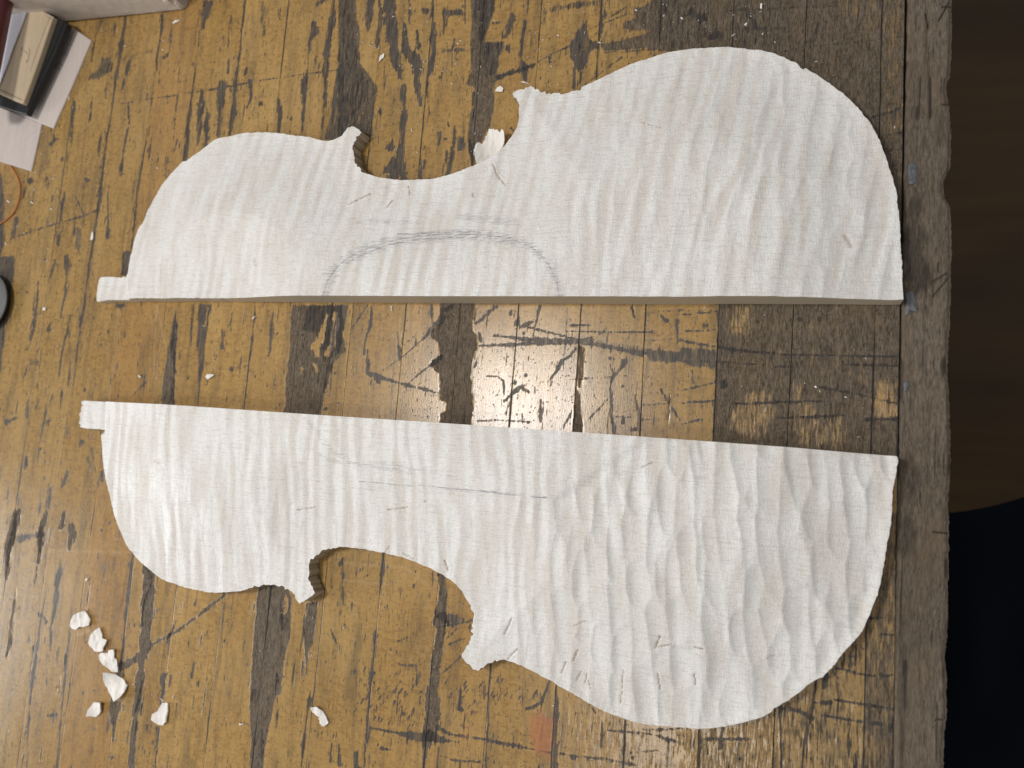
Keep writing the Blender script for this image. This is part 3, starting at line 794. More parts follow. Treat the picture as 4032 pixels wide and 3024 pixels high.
blob(1960, 1150, 20, 70, .6); blob(1950, 1480, 10, 160, .5); blob(2000, 880, 18, 10, .3); blob(1975, 450, 14, 80, .55); blob(1986, 1380, 30, 60, .3)
Dr = np.maximum(Dr, .8 * sstep(.62, .8, vnoise(x / .0009, y / .012, 47)))
for (ax, ay, bx, by) in ((2035, 15, 2056, 12), (2028, 45, 2050, 6), (2000, 30, 2005, 60), (2015, 1150, 2048, 1152), (2020, 1555, 2043, 1554), (2015, 640, 2050, 600), (2012, 610, 2046, 590), (2036, 225, 2052, 222)):
    ddx, ddy = bx - ax, by - ay
    t = np.clip(((px - ax) * ddx + (py - ay) * ddy) / (ddx ** 2 + ddy ** 2), 0, 1)
    dd = np.hypot(px - ax - t * ddx, py - ay - t * ddy)
    Dr = np.maximum(Dr, sstep(2.2, .6, dd)); z = z - .0006 * sstep(2.2, .4, dd)
# chipped-out hollow at the outer edge
q = ((px - 2052) / 12) ** 2 + ((py - 408) / 30) ** 2
z = z - .004 * sstep(1.0, .3, q)
Dr = np.maximum(Dr, .8 * sstep(1.1, .4, q))
rows, cols = U.shape
gi = np.arange(rows * cols).reshape(rows, cols)
top = np.stack([gi[:-1, :-1], gi[:-1, 1:], gi[1:, 1:], gi[1:, :-1]], -1).reshape(-1, 4)
ring = np.concatenate([gi[0, :], gi[1:, -1], gi[-1, -2::-1], gi[-2:0:-1, 0]])
V3 = np.stack([x, y, z], -1); Vb = V3[ring].copy(); Vb[:, 2] = -.055
bi = np.arange(len(ring)) + len(V3); nx = np.roll(np.arange(len(ring)), -1)
side = np.stack([ring, bi, bi[nx], ring[nx]], -1)
colr = np.stack([Dr, Dr * 0, Dr * 0, Dr * 0 + 1], -1)
o = mesh_np('end_rail', np.concatenate([V3, Vb]), [top, side], [MR], bench, True, {'wear_shade': np.concatenate([colr, np.tile([[.2, 0, 0, 1]], (len(ring), 1))])})
o['label'] = 'rough grey-brown end rail with a chipped outer edge'

# ------------------------------------------------------------------ the carved maple halves
UP = [  # x, y, height of the top there (mm)
    (210, 649, 5), (216.7, 600.7, 5), (261.7, 599.7, 5), (263, 596, 6), (277, 595.7, 7), (281.7, 553), (285, 547), (290, 520), (298, 495), (310, 477), (325, 443), (347, 403), (363, 383), (393, 350), (401.7, 348), (430, 328),
    (467, 300), (493, 295), (533, 287), (567, 286), (607, 288), (633, 293), (667, 296), (693, 303), (717, 303), (737, 294), (754, 274), (780.6, 285), (770.6, 297), (764.6, 313), (763.5, 328), (765, 343), (772, 357),
    (780.6, 368), (797, 377), (820.6, 383), (850.6, 388), (877, 389), (910.6, 388), (944, 384), (984, 373), (1020.6, 358), (1054, 342), (1070.6, 332), (1087, 317), (1100.6, 300), (1114, 280), (1120.6, 260),
    (1120.6, 233), (1115.6, 213), (1108, 202), (1134, 192), (1148, 184), (1155.6, 191), (1167, 197), (1184, 202), (1210.6, 203), (1234, 198), (1255.6, 192), (1257, 187), (1297, 170), (1337, 150), (1370.6, 135),
    (1404, 125), (1437, 115), (1474.6, 108), (1515, 104), (1568, 102), (1608, 105), (1641, 108), (1675, 117), (1701, 127), (1721, 136), (1735, 150.6), (1740, 147), (1765, 162), (1791, 180), (1821, 202),
    (1851, 230), (1875, 260), (1895, 293), (1910, 330), (1925, 373), (1935, 407), (1938, 433), (1943, 467), (1945, 520), (1947, 553), (1949, 600), (1952, 646, 9),
    (1935, 645.5, 10), (1875, 643.7, 11), (1800, 641, 12.5), (1708, 640, 13.5), (1591, 639, 14), (1475, 640.7, 14), (1237, 640, 14), (980, 641, 13), (737, 641, 12), (467, 641, 11), (290, 642, 10), (277, 646, 8), (233, 648.5, 5)]
UP_SEAM = (88, 99)
LO = [
    (178, 865, 6), (290, 870.5, 11), (400, 877, 11.5), (737, 900, 13), (951, 913.5, 14), (1237, 933, 14), (1475, 949.5, 14), (1708, 966, 13), (1850, 978, 11), (1937, 985, 9.5),
    (1935, 1020), (1930, 1053), (1927, 1090), (1925, 1126), (1918, 1166), (1911, 1206), (1903, 1256), (1895, 1289), (1881, 1323), (1865, 1359), (1851, 1378), (1821, 1411), (1798, 1443), (1778, 1461), (1755, 1473),
    (1728, 1494), (1701, 1513), (1675, 1529), (1665, 1539), (1631, 1554), (1591, 1564), (1555, 1571), (1508, 1574), (1475, 1572), (1437, 1568), (1387, 1563), (1337, 1549), (1304, 1536), (1271, 1519), (1237, 1499),
    (1204, 1480), (1171, 1461), (1137, 1443), (1111, 1431), (1091, 1427), (1071, 1426), (1054, 1432), (1041, 1443), (1031, 1447), (1021, 1443), (1001, 1426), (997, 1418), (1003, 1410), (1004, 1403), (1014, 1389),
    (1020, 1373), (1019, 1359), (1023, 1339), (1021, 1319), (1017, 1306), (1007, 1293), (997, 1276), (977, 1256), (951, 1239), (917, 1223), (884, 1209), (847, 1198), (804, 1189), (764, 1183), (737, 1181),
    (723, 1184), (700, 1189), (687, 1198), (673, 1209), (667, 1229), (665, 1249), (672, 1266), (678, 1284), (646, 1303), (640, 1293), (633, 1283), (620, 1273), (600, 1265), (573, 1263), (547, 1268), (520, 1276),
    (483, 1280), (450, 1279), (400, 1269), (377, 1261), (350, 1251), (320, 1228), (293, 1203), (273, 1176), (258, 1143), (247, 1113), (238, 1076), (230, 1043), (223, 1000), (221, 930, 7), (219, 928, 7), (200, 926, 6), (171, 922, 6),
    (169, 900, 6), (173, 880, 6), (177, 875, 6)]


def plate(name, P, seam_rng, lean, label, gouge, jag_rng, button, flatpoly, pencil, tears, seed):
    rng = np.random.default_rng(seed)
    px_ = np.array([q[0] for q in P], float); py_ = np.array([q[1] for q in P], float)
    pz_ = np.array([(q[2] if len(q) > 2 else 8.0) for q in P]) / 1000
    wx, wy = W(px_, py_, pz_)
    n = len(P)
    # resample: smooth curves on the sawn outline, straight seam
    pts = []; isseam = []; sawn = []
    for i in range(n):
        j = (i + 1) % n
        seam = seam_rng[0] <= i < seam_rng[1]
        L = math.hypot(wx[j] - wx[i], wy[j] - wy[i])
        m = max(1, int(L / .0004))
        a, b, c, d = (i - 1) % n, i, j, (j + 1) % n
        sharp = seam or L > .05
        for k_ in range(m):
            t = k_ / m
            if sharp:
                x = wx[b] * (1 - t) + wx[c] * t; y = wy[b] * (1 - t) + wy[c] * t
            else:
                # gentle catmull-rom with reduced tangents (keeps corners)
                ts = .32
                h00 = 2 * t ** 3 - 3 * t ** 2 + 1; h10 = t ** 3 - 2 * t ** 2 + t; h01 = -2 * t ** 3 + 3 * t ** 2; h11 = t ** 3 - t ** 2
                tb = (np.array([wx[c] - wx[a], wy[c] - wy[a]])) * ts; tc = (np.array([wx[d] - wx[b], wy[d] - wy[b]])) * ts
                x = h00 * wx[b] + h10 * tb[0] + h01 * wx[c] + h11 * tc[0]; y = h00 * wy[b] + h10 * tb[1] + h01 * wy[c] + h11 * tc[1]
            pts.append((x, y)); isseam.append(seam); sawn.append(any(r0 <= i < r1 for r0, r1 in jag_rng))
    B = np.array(pts); isseam = np.array(isseam); sawn = np.array(sawn)
    nb = len(B)
    tg = np.roll(B, -1, 0) - np.roll(B, 1, 0); tg /= np.linalg.norm(tg, axis=1, keepdims=True) + 1e-12
    nm = np.stack([tg[:, 1], -tg[:, 0]], -1)
    s_ = np.arange(nb) * .0004
    r = vnoise(s_ / .0011, s_ * 0, seed + 1) * np.where(sawn, .00060, .00016) + vnoise(s_ / .004, s_ * 0, seed + 2) * .00014
    r = np.where(isseam, 0, r)
    B = B + nm * r[:, None]
    # grid, snapped to the outline
    h = .00046
    x0, x1 = B[:, 0].min() - 2 * h, B[:, 0].max() + 2 * h; y0, y1 = B[:, 1].min() - 2 * h, B[:, 1].max() + 2 * h
    gx = np.arange(x0, x1, h); gy = np.arange(y0, y1, h)
    GX, GY = np.meshgrid(gx, gy)
    ins = np.zeros(GX.shape, bool)
    Bx, By = B[:, 0], B[:, 1]
    # scanline parity per grid row
    B2 = np.roll(B, -1, 0)
    for r_, yv in enumerate(gy):
        cr = (By > yv) != (B2[:, 1] > yv)
        if not cr.any(): continue
        xc = Bx[cr] + (B2[cr, 0] - Bx[cr]) * (yv - By[cr]) / (B2[cr, 1] - By[cr])
        ins[r_] = (np.searchsorted(np.sort(xc), gx) % 2).astype(bool)
    # nearest outline point for nodes near the border
    near = {}
    bi_ = np.floor((B - [x0, y0]) / h).astype(int)
    nd = np.full(GX.shape, 1e9); ni = np.zeros(GX.shape, int)
    for di in range(-3, 5):
        for dj in range(-3, 5):
            ii = np.clip(bi_[:, 0] + di, 0, len(gx) - 1); jj = np.clip(bi_[:, 1] + dj, 0, len(gy) - 1)
            d = np.hypot(gx[ii] - Bx, gy[jj] - By)
            o_ = np.argsort(-d)
            ii, jj, d2, id2 = ii[o_], jj[o_], d[o_], o_
            cur = nd[jj, ii]
            bt = d2 < cur
            nd[jj[bt], ii[bt]] = d2[bt]; ni[jj[bt], ii[bt]] = id2[bt]
    snap = (nd < h * .62)
    keepv = ins | snap
    fm = keepv[:-1, :-1] & keepv[:-1, 1:] & keepv[1:, 1:] & keepv[1:, :-1]
    cen_in = ins[:-1, :-1].astype(int) + ins[:-1, 1:] + ins[1:, 1:] + ins[1:, :-1]
    fm &= cen_in >= 1
    gi = np.arange(GX.size).reshape(GX.shape)
    quads = np.stack([gi[:-1, :-1][fm], gi[:-1, 1:][fm], gi[1:, 1:][fm], gi[1:, :-1][fm]], -1)
    # border nodes of the kept faces all go on to the outline
    e = np.concatenate([quads[:, [0, 1]], quads[:, [1, 2]], quads[:, [2, 3]], quads[:, [3, 0]]])
    key = e.min(1).astype(np.int64) * GX.size + e.max(1)
    uq, inv, cnt = np.unique(key, return_inverse=True, return_counts=True)
    be_ = e[cnt[inv] == 1]
    X = GX.ravel().copy(); Y = GY.ravel().copy()
    bn = np.unique(be_)
    kk = ni.ravel()[bn]; okb = nd.ravel()[bn] < h * 2.2
    bo = bn[okb]; ko = kk[okb]; gx0 = X[bo]; gy0 = Y[bo]
    best = np.full(len(bo), 1e9); nx_ = Bx[ko].copy(); ny_ = By[ko].copy()
    for sft in (-1, 0):
        a_i = (ko + sft) % nb; b_i = (ko + sft + 1) % nb
        ax = Bx[a_i]; ay = By[a_i]; ex = Bx[b_i] - ax; ey = By[b_i] - ay
        t = np.clip(((gx0 - ax) * ex + (gy0 - ay) * ey) / (ex * ex + ey * ey + 1e-15), 0, 1)
        qx = ax + t * ex; qy = ay + t * ey; dq = np.hypot(gx0 - qx, gy0 - qy)
        m_ = dq < best
        nx_[m_] = qx[m_]; ny_[m_] = qy[m_]; best[m_] = dq[m_]
    X[bo] = nx_; Y[bo] = ny_
    used = np.unique(quads)
    remap = -np.ones(GX.size, int); remap[used] = np.arange(len(used))
    quads = remap[quads]; be_ = remap[be_]
    x = X[used]; y = Y[used]
    # distance to the sawn outline (not the seam), coarse samples
    OB = B[~isseam][::6]
    d = np.full(len(x), 1e9)
    for c0 in range(0, len(OB), 40):
        blk = OB[c0:c0 + 40]
        d = np.minimum(d, np.hypot(x[:, None] - blk[None, :, 0], y[:, None] - blk[None, :, 1]).min(1))
    z = .008 + .0062 * sstep(0, .052, d)
    ppx, ppy = PX(x, y, z)
    bt = button(ppx, ppy)
    z = z * (1 - bt) + .0052 * bt
    # gouge cuts: shallow troughs side by side across the grain, the lowest one wins at each point
    cut = np.zeros(len(x))
    ca, sa = math.cos(lean), math.sin(lean)
    u = x * ca + y * sa; v = -x * sa + y * ca
    order = np.argsort(u); us = u[order]
    pu = u.min() - .005
    while pu < u.max() + .005:
        pv = v.min() - rng.uniform(0, .02)
        while pv < v.max() + .02:
            cu = pu + rng.normal(0, .0016); cv = pv
            wx_ = cu * ca - cv * sa; wy_ = cu * sa + cv * ca
            gpx, gpy = PX(np.array([wx_]), np.array([wy_]), np.array([.012]))
            amp, rad = gouge(gpx[0], gpy[0])
            pv += rng.uniform(.012, .021)
            if amp <= 0: continue
            amp = amp * rng.uniform(.5, 1.15); rad_ = rad * rng.uniform(.85, 1.25)
            w_ = math.sqrt(2 * rad_ * amp); skew = rng.uniform(.12, .45)
            lo, hi = np.searchsorted(us, [cu - w_ - .004, cu + w_ + .004])
            idx = order[lo:hi]
            Lh = rng.uniform(.010, .018)
            dv = (v[idx] - cv)
            bend = rng.uniform(-1, 1) * .0016 * (dv / Lh) ** 2 + rng.uniform(-.12, .12) * dv
            du = u[idx] - cu - bend
            rr2 = np.where(du < 0, rad_ * skew, rad_)
            prof = -amp + du ** 2 / (2 * rr2) + amp * np.abs(dv / Lh) ** 2.6
            cut[idx] = np.minimum(cut[idx], prof)
        pu += rng.uniform(.0046, .0096)
    fl = flatpoly(ppx, ppy)
    uu = x * math.cos(lean * 1.2) + y * math.sin(lean * 1.2)
    vv_ = -x * math.sin(lean) + y * math.cos(lean)
    ph = uu / .0072 * 2 * math.pi + 4.2 * vnoise(uu / .020, vv_ / .045, seed + 11) + 1.8 * vnoise(uu / .007, vv_ / .020, seed + 12)
    am = np.clip(.28 + .60 * vnoise(uu / .020, vv_ / .030, seed + 13), .05, 1)
    curl_ = .50 + .5 * np.sin(ph) * am * (1 - .55 * sstep(.0002, .0008, -cut)) + .30 * vnoise(uu / .0045, vv_ / .020, seed + 14)
    curl_ = np.clip(curl_, 0, 1)
    z = z + cut * (1 - fl) * (1 - bt) * sstep(-.001, .004, d) + fl * .0004
    z = z + .00005 * vnoise(x / .0011, y / .0011, seed + 5) + .00010 * vnoise(x / .0022, y / .009, seed + 6)
    # marks
    pen = np.zeros(len(x)); tr = np.zeros(len(x))
    fld = vnoise(x / .0012, y / .0003, seed + 7)
    for pl in pencil:
        pts_, wdt, al = pl
        for (ax, ay), (bx, by) in zip(pts_[:-1], pts_[1:]):
            ddx, ddy = bx - ax, by - ay
            t = np.clip(((ppx - ax) * ddx + (ppy - ay) * ddy) / (ddx ** 2 + ddy ** 2 + 1e-9), 0, 1)
            dd = np.hypot(ppx - ax - t * ddx, ppy - ay - t * ddy)
            pen = np.maximum(pen, al * sstep(wdt, wdt * .25, dd + fld * wdt * .3))
    for (ax, ay, bx, by, wd_) in tears:
        ddx, ddy = bx - ax, by - ay
        t = np.clip(((ppx - ax) * ddx + (ppy - ay) * ddy) / (ddx ** 2 + ddy ** 2 + 1e-9), 0, 1)
        tj = fld * 1.5
        dd = np.hypot(ppx - ax - t * ddx + tj, ppy - ay - t * ddy)
        m_ = sstep(wd_, wd_ * .2, dd)
        tr = np.maximum(tr, m_ * (1 if wd_ < 4 else .55)); z = z - (.0006 if wd_ < 4 else .0002) * m_
        m2 = sstep(wd_ * 3.5, wd_, np.hypot(ppx - ax - t * ddx - wd_ * 2.2, ppy - ay - t * ddy))
        z = z + .00012 * m2
    V3 = np.stack([x, y, z], -1)
    # sawn side down to the bench
    nv = len(V3)
    bnod = np.unique(be_)
    mp = -np.ones(nv, int); mp[bnod] = np.arange(len(bnod))
    NL = 4
    layers = []
    ctr = None
    arc = ni.ravel()[used[bnod]]
    sw = sawn[arc].astype(float)
    for L in range(NL + 1):
        t = L / NL
        Q = V3[bnod].copy()
        Q[:, 2] = Q[:, 2] * (1 - t) + .0 * t + (.0001 if L == NL else 0)
        off = vnoise(arc * .0004 / .0012, np.full(len(arc), .4 + t * .8), seed + 9) * .00040 * sw * (t > 0)
        Q[:, 0] += nm[arc, 0] * off; Q[:, 1] += nm[arc, 1] * off
        layers.append(Q)
    Vall = [V3] + layers
    sides = []
    for L in range(NL):
        A0 = nv + L * len(bnod); A1 = nv + (L + 1) * len(bnod)
        a = mp[be_[:, 0]]; b = mp[be_[:, 1]]
        sides.append(np.stack([b + A0, a + A0, a + A1, b + A1], -1))
    sides = np.concatenate(sides)
    # flat underside
    bq = quads[:, ::-1]
    Vall = np.concatenate(Vall)
    mi = np.concatenate([np.zeros(len(quads)), np.ones(len(sides))])
    marks = np.zeros((len(Vall), 4)); marks[:nv, 0] = pen; marks[:nv, 1] = tr; marks[:nv, 2] = fl; marks[:, 3] = 1
    cuat = np.zeros(len(Vall)); cuat[:nv] = curl_
    per = np.zeros(len(Vall)); saw = np.zeros(len(Vall))
    per[nv:] = np.tile(arc * .0004, NL + 1); saw[nv:] = np.tile(np.maximum(sw, .12 * (1 - isseam[arc])), NL + 1)
    o = mesh_np(name, Vall, [quads, sides], [maple_material(-lean), M_SIDE], None, True, {'marks': marks, 'peri': per, 'saw': saw, 'curl': cuat}, mi)
    o.data.polygons.foreach_set('use_smooth', mi == 0)
    tag(o, label, 'violin back half', 'two halves of a violin back')
    return o


def inpoly(pl, soft):
    def f(px, py):
        ins = np.zeros(px.shape, bool); d = np.full(px.shape, 1e9)
        for i in range(len(pl)):
            ax, ay = pl[i]; bx, by = pl[(i + 1) % len(pl)]
            dx, dy = bx - ax, by - ay
            t = np.clip(((px - ax) * dx + (py - ay) * dy) / (dx * dx + dy * dy), 0, 1)
            d = np.minimum(d, np.hypot(px - ax - t * dx, py - ay - t * dy))
            if dy: ins ^= ((ay > py) != (by > py)) & (px < (bx - ax) * (py - ay) / dy + ax)
        return sstep(-soft, soft, np.where(ins, d, -d))
    return f


def g_up(px, py):
    t = sstep(1200, 1850, px)
    a = .00022 + .00042 * t
    if px < 700: a = .00020
    return float(a), float(.040 - .014 * t)


def g_lo(px, py):
    t = float(sstep(1060, 1300, px)) * float(sstep(930, 1100, py + (px - 1100) * .12))
    t = max(t, float(sstep(1350, 1480, px)))
    return .00018 + .00095 * t, .030 - .013 * t


arc = [(697, 640), (708, 605), (725, 580), (745, 561), (770, 545), (800, 533), (830, 525), (870, 515), (900, 510), (960, 506), (1000, 506), (1040, 507), (1075, 511), (1100, 515), (1130, 525), (1150, 536), (1172, 555), (1190, 580), (1203, 610), (1208, 640)]
arc2 = [(x + 6, y + 9) for x, y in arc]
arc3 = [(760, 560), (830, 531), (900, 517), (980, 512), (1060, 514)]
up_pencil = [(arc, 10.0, .62), (arc, 3.0, .85), (arc2, 9.0, .55), (arc3, 2.4, .9), ([(x - 5, y - 8) for x, y in arc], 3, .5), ([(860, 505), (900, 504), (1000, 500), (1060, 503)], 2.4, .9),
             ([(1130, 520), (1165, 545)], 11, .7), ([(770, 478), (900, 480)], 8, .38), ([(990, 470), (1110, 478)], 14, .42), ([(1180, 560), (1215, 640)], 14, .35), ([(700, 590), (770, 548)], 9, .55),
             ([(549, 560), (552, 578)], 5, .6), ([(985, 498), (1060, 500)], 6, .6)]
up_tears = [(752, 440, 800, 418, 2.0), (836, 446, 848, 432, 2.2), (882, 400, 885, 422, 1.2), (1062, 347, 1072, 376, 1.4), (1072, 376, 1092, 400, 1.6), (1020, 415, 1022, 428, 1.0), (1825, 508, 1838, 530, 7.0), (1470, 205, 1490, 212, 1.0), (1380, 262, 1430, 276, 1.0), (745, 300, 760, 310, .8)]
lo_pencil = [([(777, 1040), (830, 1045), (940, 1052), (1050, 1062), (1180, 1076)], 1.8, .95), ([(960, 1054), (1080, 1065), (1180, 1075)], 4.5, .7), ([(700, 960), (760, 1000), (900, 1020)], 9, .40),
             ([(690, 985), (740, 1000)], 5, .6), ([(660, 905), (700, 950)], 8, .3), ([(1168, 1060), (1168, 1095)], 1.5, .6), ([(820, 1000), (1000, 1035)], 7, .3)]
lo_tears = [(640, 1102, 680, 1096, 1.6), (838, 1101, 880, 1096, 1.8), (960, 1210, 968, 1232, 2.0), (1090, 1370, 1105, 1335, 2.2), (1095, 1425, 1118, 1402, 2.2), (1238, 1428, 1247, 1404, 2.2), (1212, 1455, 1222, 1430, 2.0), (1245, 1470, 1255, 1450, 1.8),
            (1262, 1478, 1268, 1455, 1.8), (1270, 1470, 1276, 1490, 1.6), (1340, 1520, 1346, 1450, 1.8), (1420, 1455, 1426, 1490, 2.4), (1415, 1400, 1425, 1375, 2.6), (1422, 1398, 1450, 1392, 1.6), (1240, 1352, 1262, 1342, 1.6), (1500, 1398, 1518, 1402, 2.6),
            (1658, 1422, 1676, 1415, 1.6), (1385, 1010, 1410, 998, 1.6), (870, 1195, 895, 1208, 1.4), (830, 1195, 842, 1180, 1.6), (1140, 1470, 1160, 1465, 1.0), (1500, 1455, 1502, 1480, 2.0), (905, 1080, 930, 1085, 1.0), (330, 995, 350, 1003, 1.3)]

plate('violin_back_half', UP, UP_SEAM, math.radians(-8), 'upper carved pale maple violin back half with pencilled arc above its straight seam', g_up,
      [(26, 34), (48, 58)], inpoly([(180, 590), (268, 590), (276, 655), (180, 660)], 5), lambda a, b: a * 0, up_pencil, up_tears, 100)
plate('violin_back_half', LO, (0, 9), math.radians(4), 'lower carved pale maple violin back half with deep gouge hollows at its wide end', g_lo,
      [(44, 60), (70, 84), (102, 106)], inpoly([(150, 850), (224, 850), (222, 935), (150, 940)], 5), inpoly([(660, 890), (1420, 930), (1320, 1000), (1215, 1072), (1160, 1082), (960, 1060), (780, 1046)], 12), lo_pencil, lo_tears, 200)


# ------------------------------------------------------------------ loose chips
def chip(name, P, label, cat, group, z0=.0, th=.0008, lift=.0015, seed=1, jag=.5, mat=None, cup=1.0):
    """a thin curved flake with an uneven rim"""
    rng = np.random.default_rng(seed)
    wx, wy = W([p[0] for p in P], [p[1] for p in P], z0 + lift)
    B = []
    n = len(P)
    for i in range(n):
        j = (i + 1) % n
        m = max(2, int(math.hypot(wx[j] - wx[i], wy[j] - wy[i]) / .0006))
        for k_ in range(m):
            t = k_ / m
            B.append((wx[i] * (1 - t) + wx[j] * t + rng.normal(0, 1) * .00012 * jag, wy[i] * (1 - t) + wy[j] * t + rng.normal(0, 1) * .00012 * jag))
    B = np.array(B); c = B.mean(0); nb = len(B)
    rings = [1.0, .86, .68, .48, .26]
    rad = np.abs(B - c).max()
    ang = rng.uniform(0, math.pi)
    ax_ = np.array([math.cos(ang), math.sin(ang)])
    T = []
    for f in rings:
        Q = c + (B - c) * f
        w_ = (Q - c) @ ax_ / rad
        r_ = np.linalg.norm(Q - c, axis=1) / rad
        zz = z0 + th + lift * (w_ ** 2) * cup + .0004 * vnoise(Q[:, 0] / .0016, Q[:, 1] / .003, seed + 3) + .0005 * (1 - r_)
        T.append(np.c_[Q, zz])
    ctr = np.array([[c[0], c[1], z0 + th + .0005]])
    V = np.concatenate(T + [ctr])
    nT = len(V)
    Bt = V.copy(); Bt[:, 2] = np.maximum(z0 + .00005, V[:, 2] - th)
    V = np.concatenate([V, Bt])
    fq = []; ft = []
    a = np.arange(nb); b = np.roll(a, -1)
    for r_ in range(len(rings) - 1):
        o0, o1 = r_ * nb, (r_ + 1) * nb
        fq.append(np.stack([a + o0, b + o0, b + o1, a + o1], -1))
        fq.append(np.stack([b + o0, a + o0, a + o1, b + o1], -1) + nT)
    fq.append(np.stack([b, a, a + nT, b + nT], -1))
    o0 = (len(rings) - 1) * nb
    ft.append(np.stack([a + o0, b + o0, np.full(nb, nT - 1)], -1))
    ft.append(np.stack([b + o0, a + o0, np.full(nb, nT - 1)], -1) + nT)
    o = mesh_np(name, V, [np.concatenate(fq), np.concatenate(ft)], [mat or M_CHIP], None, False)
    return tag(o, label, cat, group)


def tl(tile, s):
    v = [float(q) for q in s.split(',')]
    ox, oy = OFF[tile]
    return [(ox + v[i] / 3, oy + v[i + 1] / 3) for i in range(0, len(v), 2)]


GC = 'pale maple chips lying on the bench'
chip('wood_chip', tl('7', '510,650,545,642,565,670,580,695,575,735,540,745,510,745,490,762,470,760,452,755,445,735,460,700,475,670'), 'topmost pale chip of the trail at lower left, bean-shaped with a notched lower edge', 'wood chip', GC, seed=3)
chip('wood_chip', tl('7', '640,750,655,790,660,820,688,830,680,860,668,880,672,900,625,908,605,905,575,870,568,850,585,800,610,770'), 'pale chip with pointed top and split right side, second from top of the trail', 'wood chip', GC, seed=4)
chip('wood_chip', tl('7', '645,915,690,915,700,895,735,892,740,920,735,945,752,960,755,1040,725,1038,680,1000,640,960,632,930'), 'pale two-lobed chip in the middle of the trail, just above the largest chip', 'wood chip', GC, seed=5)
chip('wood_chip', tl('7', '680,1037,720,1050,770,1085,785,1100,803,1130,795,1170,770,1210,745,1227,720,1215,690,1180,665,1130,663,1090'), 'largest pale chip with ribbed fan-shaped right edge, at the low end of the trail', 'wood chip', GC, seed=6, lift=.003)
chip('wood_chip', tl('7', '600,1235,660,1235,655,1290,640,1310,612,1332,590,1322,570,1320,572,1280'), 'small squarish pale chip just below the largest chip', 'wood chip', GC, seed=7)
chip('wood_chip', tl('7', '1045,1240,1080,1240,1085,1290,1075,1360,1050,1385,1010,1378,978,1345,985,1310,1020,1290'), 'upright pale chip lying over a black joint, right of the trail', 'wood chip', GC, seed=8)
chip('wood_chip', tl('7', '2010,1270,2050,1262,2085,1290,2110,1330,2125,1370,2095,1392,2070,1370,2065,1330,2020,1300'), 'narrow bent pale chip alone near the bottom middle', 'wood chip', GC, seed=9)
SF = 'small pale flakes on the bench'
for i, (t_, s_, lab) in enumerate((
        ('2', '240,402,250,362,280,348,276,370,258,388', 'small white flake on the black stain above the narrow bout of the upper half'),
        ('2', '995,590,1010,565,1035,560,1052,574,1044,592,1015,596', 'oval white flake beside the upper waist corner of the upper half'),
        ('4', '1330,785,1345,765,1390,768,1372,785,1348,800', 'small pale flake on the yellow board between the two halves'),
        ('4', '903,770,916,784,908,790,900,784', 'tiny white flake on the orange board between the two buttons'),
        ('1', '583,1552,590,1520,607,1500,604,1530,598,1556', 'small curved white flake left of the upper half button'),
        ('7', '548,440,560,428,572,432,562,448', 'tiny round white flake left of the lower half, above the chip trail'),
        ('4', '278,352,280,334,298,332,296,350', 'small pinkish square flake near the grey rubber disc'),
        ('7', '1545,1376,1556,1368,1580,1374,1560,1382', 'tiny flat flake between the upright chip and the bent chip'),
        ('3', '500,50,505,26,514,25,514,60', 'slender white flake at the top right above the upper half'),
        ('2', '1160,530,1190,533,1218,542,1190,541', 'thin white sliver next to the waist corner of the upper half'),
        ('5', '318,325,326,325,331,356,325,354', 'small white splinter just below the seam of the upper half'),
        ('1', '1116,150,1130,134,1162,128,1146,146', 'pale sliver under the corner of the long block'),
        ('6', '850,845,862,840,870,850,866,858', 'tiny bright flake on the grey boards between the halves'),
        ('3', '398,165,405,150,418,148,412,166', 'small greenish white flake above the wide bout of the upper half'),
        ('4', '1632,410,1644,392,1656,390,1642,408', 'small white flake beside the joint below the upper seam'))):
    chip('wood_flake', tl(t_, s_), lab, 'flake', SF, seed=30 + i, th=.0004, lift=.0005, jag=.6)

# larger shaving caught in the waist of the upper half
def tz(s):
    v = [float(q) for q in s.split(',')]
    return [((v[i] / 2.765 + 1300) / S, (v[i + 1] / 2.765 + 450) / S) for i in range(0, len(v), 2)]


chip('wood_shaving', tz('1700,120,1760,140,1800,150,1840,185,1862,150,1890,180,1890,250,1880,300,1850,340,1810,390,1780,440,1730,485,1600,560,1570,480,1560,420,1550,380,1570,290,1590,275,1600,290,1630,285,1660,230,1690,150'),
     'broad curled maple shaving standing in the waist of the upper half', 'wood shaving', None, z0=.0008, th=.0008, lift=.0045, seed=61, jag=1.2)

